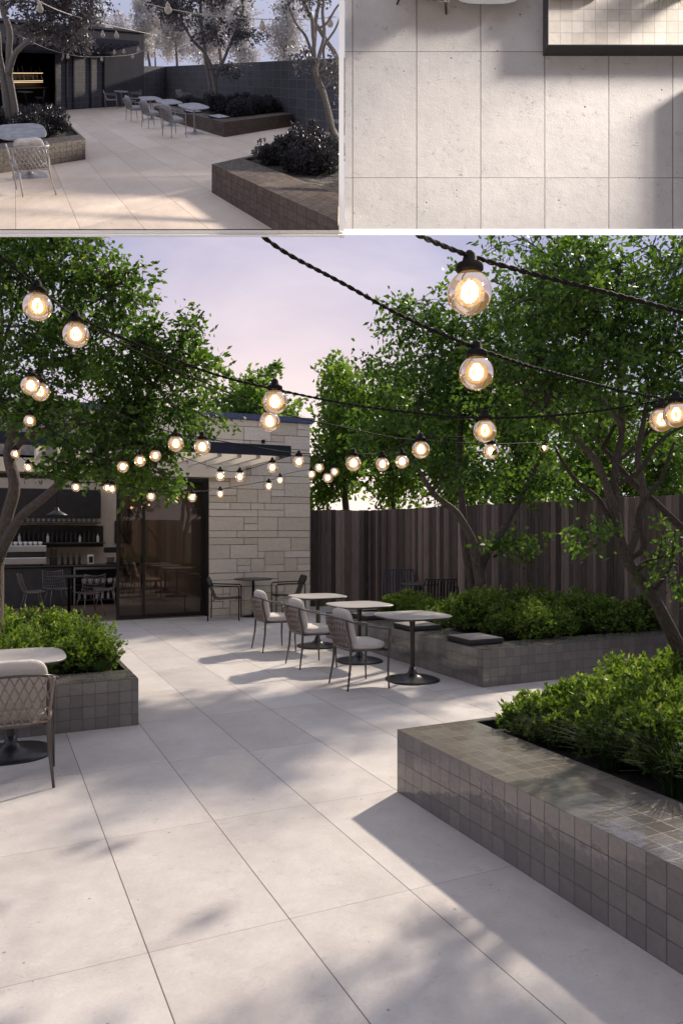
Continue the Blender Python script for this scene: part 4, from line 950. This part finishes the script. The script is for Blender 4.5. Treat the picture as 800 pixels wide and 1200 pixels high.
put_stage(RTABLE, (4.62, 13.78, 0), 0, 1, 'small table between two armchairs before the cafe wall '+sv, 'table')
put_stage(SLAT_BLUE, (7.15, 12.0, 0), math.radians(-70), 1, 'grey slatted armchair behind the bench planter '+sv, 'chair')
put_stage(SLAT_BLACK, (7.3, 4.9, 0), math.radians(150), 1, 'pale slatted armchair near the right edge '+sv, 'chair')
for x, y, a, l in ((-.1, 15.4, .1, 'left'), (1.1, 15.4, 3.0, 'right')): put_stage(WIRE, (x, y, .02), a, 1, f'grey wire chair inside the dark cafe, {l} of its table, {sv}', 'chair')
put_stage(RTABLE, (.5, 15.5, .02), 0, 1, 'round table inside the dark cafe '+sv, 'table')
for k, x, y, s_, lab, grp in shrubs:
    if grp == C_ and (y < 3.0 or x > 4.6): continue
    if grp == A_ and x < -.6 and y < 8: pass
    if grp == C_ and (stage_pt(Vector((x, y, .35)))-CAM).dot(R2) > -.062: continue
    where = {A_: 'left', B_: 'bench', C_: 'lower right'}[grp]
    put_stage(SH[k], (x, y, .35), rnd.uniform(0, 6), s_*1.05, f'charcoal leaved shrub in the {where} planter {sv}', 'shrub', f'shrubs in the {where} planter of the grey view')
for k, x, y in ((0, -.9, 8.2), (1, -1.5, 7.6), (1, -1.5, 8.5), (0, -.6, 7.9)): put_stage(SH[k], (x, y, .35), 1, 1.2, f'charcoal leaved shrub in the left planter {sv}', 'shrub', 'shrubs in the left planter of the grey view')
for k, x, y, s__ in ((0, 3.25, 3.85, .8), (1, 3.6, 3.75, .95), (2, 3.2, 3.5, .8), (0, 3.55, 3.35, .95), (1, 3.3, 3.1, .85), (2, 3.95, 3.85, 1), (0, 3.9, 3.5, 1), (1, 3.15, 2.85, .8)):
    if (stage_pt(Vector((x, y, .35)))-CAM).dot(R2) < -.035: put_stage(SH[k], (x, y, .35), x*7, s__*.95, 'charcoal leaved shrub in the lower right planter '+sv, 'shrub', 'shrubs in the lower right planter of the grey view')
put_stage(T1_, B1, .0, 1.15, 'grey leaved tree over the cafe at the left '+sv, 'tree')
put_stage(T2, B2, .0, 1.22, 'grey leaved tree with forked pale trunk in the bench planter '+sv, 'tree')
put_stage(T3, B3, .0, 1.15, 'grey leaved tree with leaning trunk at the right '+sv, 'tree')
for i, (t, wp) in enumerate(((FT[1], (7.9, 17.0, 0)), (FT[2], (9.3, 15.8, 0)), (FT[3], (9.6, 13, 0)), (FT[0], (5.5, 21, 0)), (FT[4], (9.5, 10.5, 0)), (FT[5], (9.6, 8.2, 0)), (FT[1], (9.4, 11.8, 0)), (FT[3], (6.8, 18.5, 0)), (FT[0], (9.4, 19, 0)))):
    put_stage(t, wp, i, (1.05, 1.05, 1.0, .85, 1, 1, 1.05, 1, .8)[i], ('pale grey tree beyond the charcoal wall ' if i != 3 else 'pale grey tree behind the cafe roof ')+sv, 'tree', 'far trees of the grey view')
def s1(u, v, Z): return stage_pt(P1 + F1*Z + R1*((u-198.5)/f1*Z) + UP*((86-v)/f1*Z))
def s1w(u, v, Z): return P1 + F1*Z + R1*((u-198.5)/f1*Z) + UP*((86-v)/f1*Z)
cable([s1(u, v, Z) for u, v, Z in ((40, -2, 4.2), (75, 14, 4.6), (120, 27, 5.5), (170, 38, 7), (200, 44, 9))], 'pale cord with lanterns crossing the cafe '+sv, .0010, st=True)
cable([s1(u, v, Z) for u, v, Z in ((140, -6, 4.2), (190, 8, 4.2), (250, 18, 4.2), (310, 22, 4.3), (360, 22, 4.3), (394, 19, 4.4))], 'pale cord with lanterns crossing the right trees '+sv, .0009, st=True)
cable([s1(u, v, Z) for u, v, Z in ((20, 40, 8), (60, 58, 9), (100, 66, 10), (150, 64, 11), (170, 58, 12))], 'lowest pale cord with small lanterns '+sv, .0008, st=True)
for i, (u, v, Z) in enumerate(((46, 9, 4.4), (52, 2, 5), (196, 10, 4.1), (183, 24, 5), (307, 30, 4.3), (386, 26, 4.4), (120, 40, 6.8), (136, 41, 6.5), (99, 50, 8), (106, 48, 8), (134, 61, 10), (145, 60, 10), (155, 66, 10), (119, 69, 10), (79, 66, 10), (162, 58, 9), (88, 55, 9))):
    w = s1w(u, v, Z); w.z += .108
    put_stage(BULB, w, 0, 1.0, f'round white paper lantern on the cords {sv}', 'lantern', 'lanterns of the grey view')
# ------------------------------------------------------------------ the display stand itself
root = empty('display_stand', P(400, 271.5, RIM)); o0 = Vector(root.location); fx = lambda p: p-o0
def cambox(b, u0, u1, v0, v1, Z0, Z1):
    """upright bar: sides seen at u0, u1, v0, v1 at its front Z0; runs back to Z1"""
    x0, x1 = (u0-400)/FP*Z0, (u1-400)/FP*Z0; h0, h1 = EYE+(621-v1)/FP*Z0, EYE+(621-v0)/FP*Z0
    Mx = Matrix(((R2.x, F2.x, 0, 0), (R2.y, F2.y, 0, 0), (0, 0, 1, 0), (0, 0, 0, 1)))
    b.box((x0, Z0, h0), (x1, Z1, h1), .5, Mx)
b = MB(); xa, xb = -762/FP*RIM, 762/FP*RIM; Zr = RIM+.04
rp = lambda x, v, Z: CAM+F2*Z+R2*x+UP*((621-v)/FP*Z)
sec = [(275, RIM), (268, Zr), (271.5, Zr+.002), (275.2, RIM+.004)]
for i in range(4):
    (va, Za), (vb, Zb_) = sec[i], sec[(i+1) % 4]; b.face([rp(xa, va, Za), rp(xb, va, Za), rp(xb, vb, Zb_), rp(xa, vb, Zb_)])
b.build('front_rail', M['white'], root, fx)
b = MB(); cambox(b, 397, 403, -160, 270, RIM, RIM+.03); b.build('divider', M['white'], root, fx)
for u in (-360, 1152): b = MB(); cambox(b, u, u+8, -160, 1840, RIM+.017, RIM+.03); b.build('post', M['white'], root, fx)
b = MB(); qq = [stage_pt(p) for p in q]; n_ = (qq[1]-qq[0]).cross(qq[3]-qq[0]).normalized()
if n_.z < 0: n_ = -n_
top = [p-n_*.0015 for p in qq]; bot = [p-n_*.012 for p in qq]
b.face(list(reversed(bot)));
for i in range(4): b.face([bot[i], bot[(i+1) % 4], top[(i+1) % 4], top[i]])
b.build('tray', M['white'], root, fx)
tag(root, 'white display stand whose bars divide the two small upper views from the courtyard', 'display stand')

# ------------------------------------------------------------------ paving seen from above, upper right
ZB = 1.40; SB = ZB/FP*125
def bp(u, v, h=0): return P(u, v, ZB) - F2*h      # point of the upright board, raised by h towards the viewer
u0, u1, v0, v1 = 404, 960, 268, -230
def buv(u, v): return (1.168+(u-413)/125., 2.995+(208-v)/123.3)
b = MB(); Mq = [(u0, v0+4), (u1, v0+4), (u1, v1), (u0, v1)]
b.face([bp(u, v) for u, v in Mq], [buv(u, v) for u, v in Mq]); tag(b.build('upright_paving', M['paving_top']), kind='structure')
root = empty('planter', bp(638, 58)); o0 = Vector(root.location); fx = lambda p: p-o0
hb = .030; b = MB(); k_ = (ZB-hb)/ZB
du, dv = (lambda u: 400+(u-400)*k_), (lambda v: 621+(v-621)*k_)
x0, x1, y0, y1 = du(641), 900, dv(53), -120
A = [bp(x0, y0), bp(x1, y0), bp(x1, y1), bp(x0, y1)]; T = [p-F2*(hb-.0006) for p in A]
for i in range(4): b.face([A[i], A[(i+1) % 4], T[(i+1) % 4], T[i]])
b.face(T); b.build('dark_side', M['edge_dark'], root, fx)
b = MB(); e = 1.2
TT = [bp(x0+e, y0-e, hb), bp(x1, y0-e, hb), bp(x1, y1, hb), bp(x0+e, y1, hb)]
w_ = (x1-x0)/FP*ZB; h_ = (y0-y1)/FP*ZB; ts = 14.0/FP*ZB/.1 * (1/k_)**0
uvs = [((u-x0)/13.6*.1, (y0-v)/13.6*.1) for u, v in ((x0, y0), (x1, y0), (x1, y1), (x0, y1))]
b.face(TT, uvs); b.build('mosaic_top', M['glaze_cream'], root, fx)
tag(root, 'cream mosaic topped planter with dark edge seen from above in the upper right view', 'planter')
def board_mat(u, v, h, yaw, sc):
    rot = Matrix((R2, UP, -F2)).transposed() @ Matrix.Rotation(yaw, 3, 'Z')
    return Matrix.Translation(bp(u, v, h)) @ rot.to_4x4() @ Matrix.Scale(sc, 4)
def put_board(proto, u, v, h, yaw, sc, mm, label, cat, zs=1):
    c = copy_tree(proto, None, mm); c.matrix_world = board_mat(u, v, h, yaw, sc) @ Matrix.Diagonal((1, 1, zs, 1)); tag(c, label, cat); return c
root2 = empty('planter', bp(815, 200)); o2 = Vector(root2.location); b = MB(); bx = [bp(817, 268), bp(900, 268), bp(900, 96), bp(817, 96)]; bt = [p-F2*.034 for p in bx]  # low block added out of view to cast shade on the upright paving
for i in range(4): b.face([bx[i], bx[(i+1) % 4], bt[(i+1) % 4], bt[i]])
b.face(bt); b.build('dark_side', M['edge_dark'], root2, lambda p: p-o2); tag(root2, 'low planter just outside the right edge, its shadow falling on the upper right paving', 'planter')
put_board(TABLE, 568, -32, 0, 0, SB, {M['tabletop'].name: simple('grey green tabletop', (.28, .29, .29), .4, var=.1, scale=3, bump=.03)}, 'rounded tabletop cut by the top edge of the upper right view', 'table', .18)
put_board(CHAIR, 500, -20, 0, PI/2-.2, SB, {}, 'chair legs at the top edge of the upper right view', 'chair', .3)
put_board(PAD, 665, -14, hb, 0, SB*.95, {M['cushion_top'].name: M['cushion_side']}, 'dark seat pad on the cream planter in the upper right view', 'seat pad')
put_board(GR[0], 765, -4, hb, 0, SB*.85, {}, 'grass tuft over the cream planter at the top right corner', 'grass tuft')
put_board(GR[1], 795, 3, hb, 2, SB*.8, {}, 'grass tuft in the top right corner beside another tuft', 'grass tuft')

for p in PROTOS:
    for ch in list(p.children): bpy.data.objects.remove(ch)
    bpy.data.objects.remove(p)

# ------------------------------------------------------------------ light
EL = math.radians(36.4); AZ = math.atan2(.466, .277)   # clockwise from +Y
sd = Vector((math.sin(AZ)*math.cos(EL), math.cos(AZ)*math.cos(EL), math.sin(EL)))
L = bpy.data.lights.new('sun', 'SUN'); L.energy = 4.1; L.angle = math.radians(1.8); L.color = (1, .87, .72)
lo = bpy.data.objects.new('sun', L); COL.objects.link(lo); lo.rotation_euler = sd.to_track_quat('Z', 'Y').to_euler(); lo.location = sd*50
W = bpy.data.worlds.new('World'); SC.world = W; W.use_nodes = True; nt = W.node_tree; nt.nodes.clear(); g = N(nt)
sky = g.n('ShaderNodeTexSky', sky_type='NISHITA'); sky.sun_disc = False; sky.sun_elevation = EL; sky.sun_rotation = AZ; sky.dust_density = 2.5; sky.ozone_density = 2; sky.air_density = 1
tc = g.n('ShaderNodeTexCoord'); sp = g.n('ShaderNodeSeparateXYZ'); g.l(tc.outputs['Generated'], sp.inputs[0])
el = sp.outputs[2]
lav = g.ramp(g.mapr(el, -.05, .75), [(0, (.88, .76, .66)), (.10, (.64, .61, .70)), (.25, (.385, .40, .60)), (.52, (.27, .30, .51)), (1, (.50, .52, .60))])
mp = g.n('ShaderNodeMapping'); mp.inputs['Scale'].default_value = (1, 1, 3.2); g.l(tc.outputs['Generated'], mp.inputs[0])
cl = g.noise(mp.outputs[0], 2.6, 7, .55, dist=.4)
lav = g.mix(g.mapr(cl, .45, .66, 0, .6), lav, (.54, .53, .69))
sun_v = g.n('ShaderNodeVectorMath', operation='DOT_PRODUCT'); g.l(tc.outputs['Generated'], sun_v.inputs[0]); sun_v.inputs[1].default_value = (math.sin(.35), math.cos(.35), .02)
glow = g.math('POWER', g.math('MAXIMUM', sun_v.outputs['Value'], 0), 22)
lav = g.mix(g.math('MULTIPLY', glow, .5), lav, (1.7, 1.25, .9))
sc_ = g.n('ShaderNodeVectorMath', operation='SCALE'); g.l(lav, sc_.inputs[0]); sc_.inputs['Scale'].default_value = 10.6
fin = g.mix(.95, sky.outputs[0], sc_.outputs[0])
bg = g.n('ShaderNodeBackground'); g.l(fin, bg.inputs[0]); bg.inputs[1].default_value = .1
wo = g.n('ShaderNodeOutputWorld'); g.l(bg.outputs[0], wo.inputs[0])
# added spot with no lamp in view, lighting the upright board from the upper right
S = bpy.data.lights.new('stand_lamp', 'SPOT'); S.energy = 1500; S.spot_size = math.radians(17); S.spot_blend = .75; S.shadow_soft_size = .3; S.color = (1, .9, .8)
so = bpy.data.objects.new('stand_lamp', S); COL.objects.link(so); tgt = bp(655, 170); so.location = tgt + (R2*.86+UP*.48-F2*.26)*2.8; so.rotation_euler = (so.location-tgt).to_track_quat('Z', 'Y').to_euler()

cam = bpy.data.cameras.new('camera'); co = bpy.data.objects.new('camera', cam); COL.objects.link(co); SC.camera = co
cam.sensor_fit = 'HORIZONTAL'; cam.sensor_width = 36; cam.lens = FP/800*36; cam.shift_y = 21/800; cam.clip_start = .05; cam.clip_end = 2000
co.location = CAM; co.rotation_euler = (PI/2, 0, -TH)
SC.view_settings.view_transform = 'Standard'; SC.view_settings.look = 'None'; SC.view_settings.exposure = .2; SC.view_settings.gamma = 1
SC.render.resolution_x = 682; SC.render.resolution_y = 1024
SC.cycles.transparent_max_bounces = 12
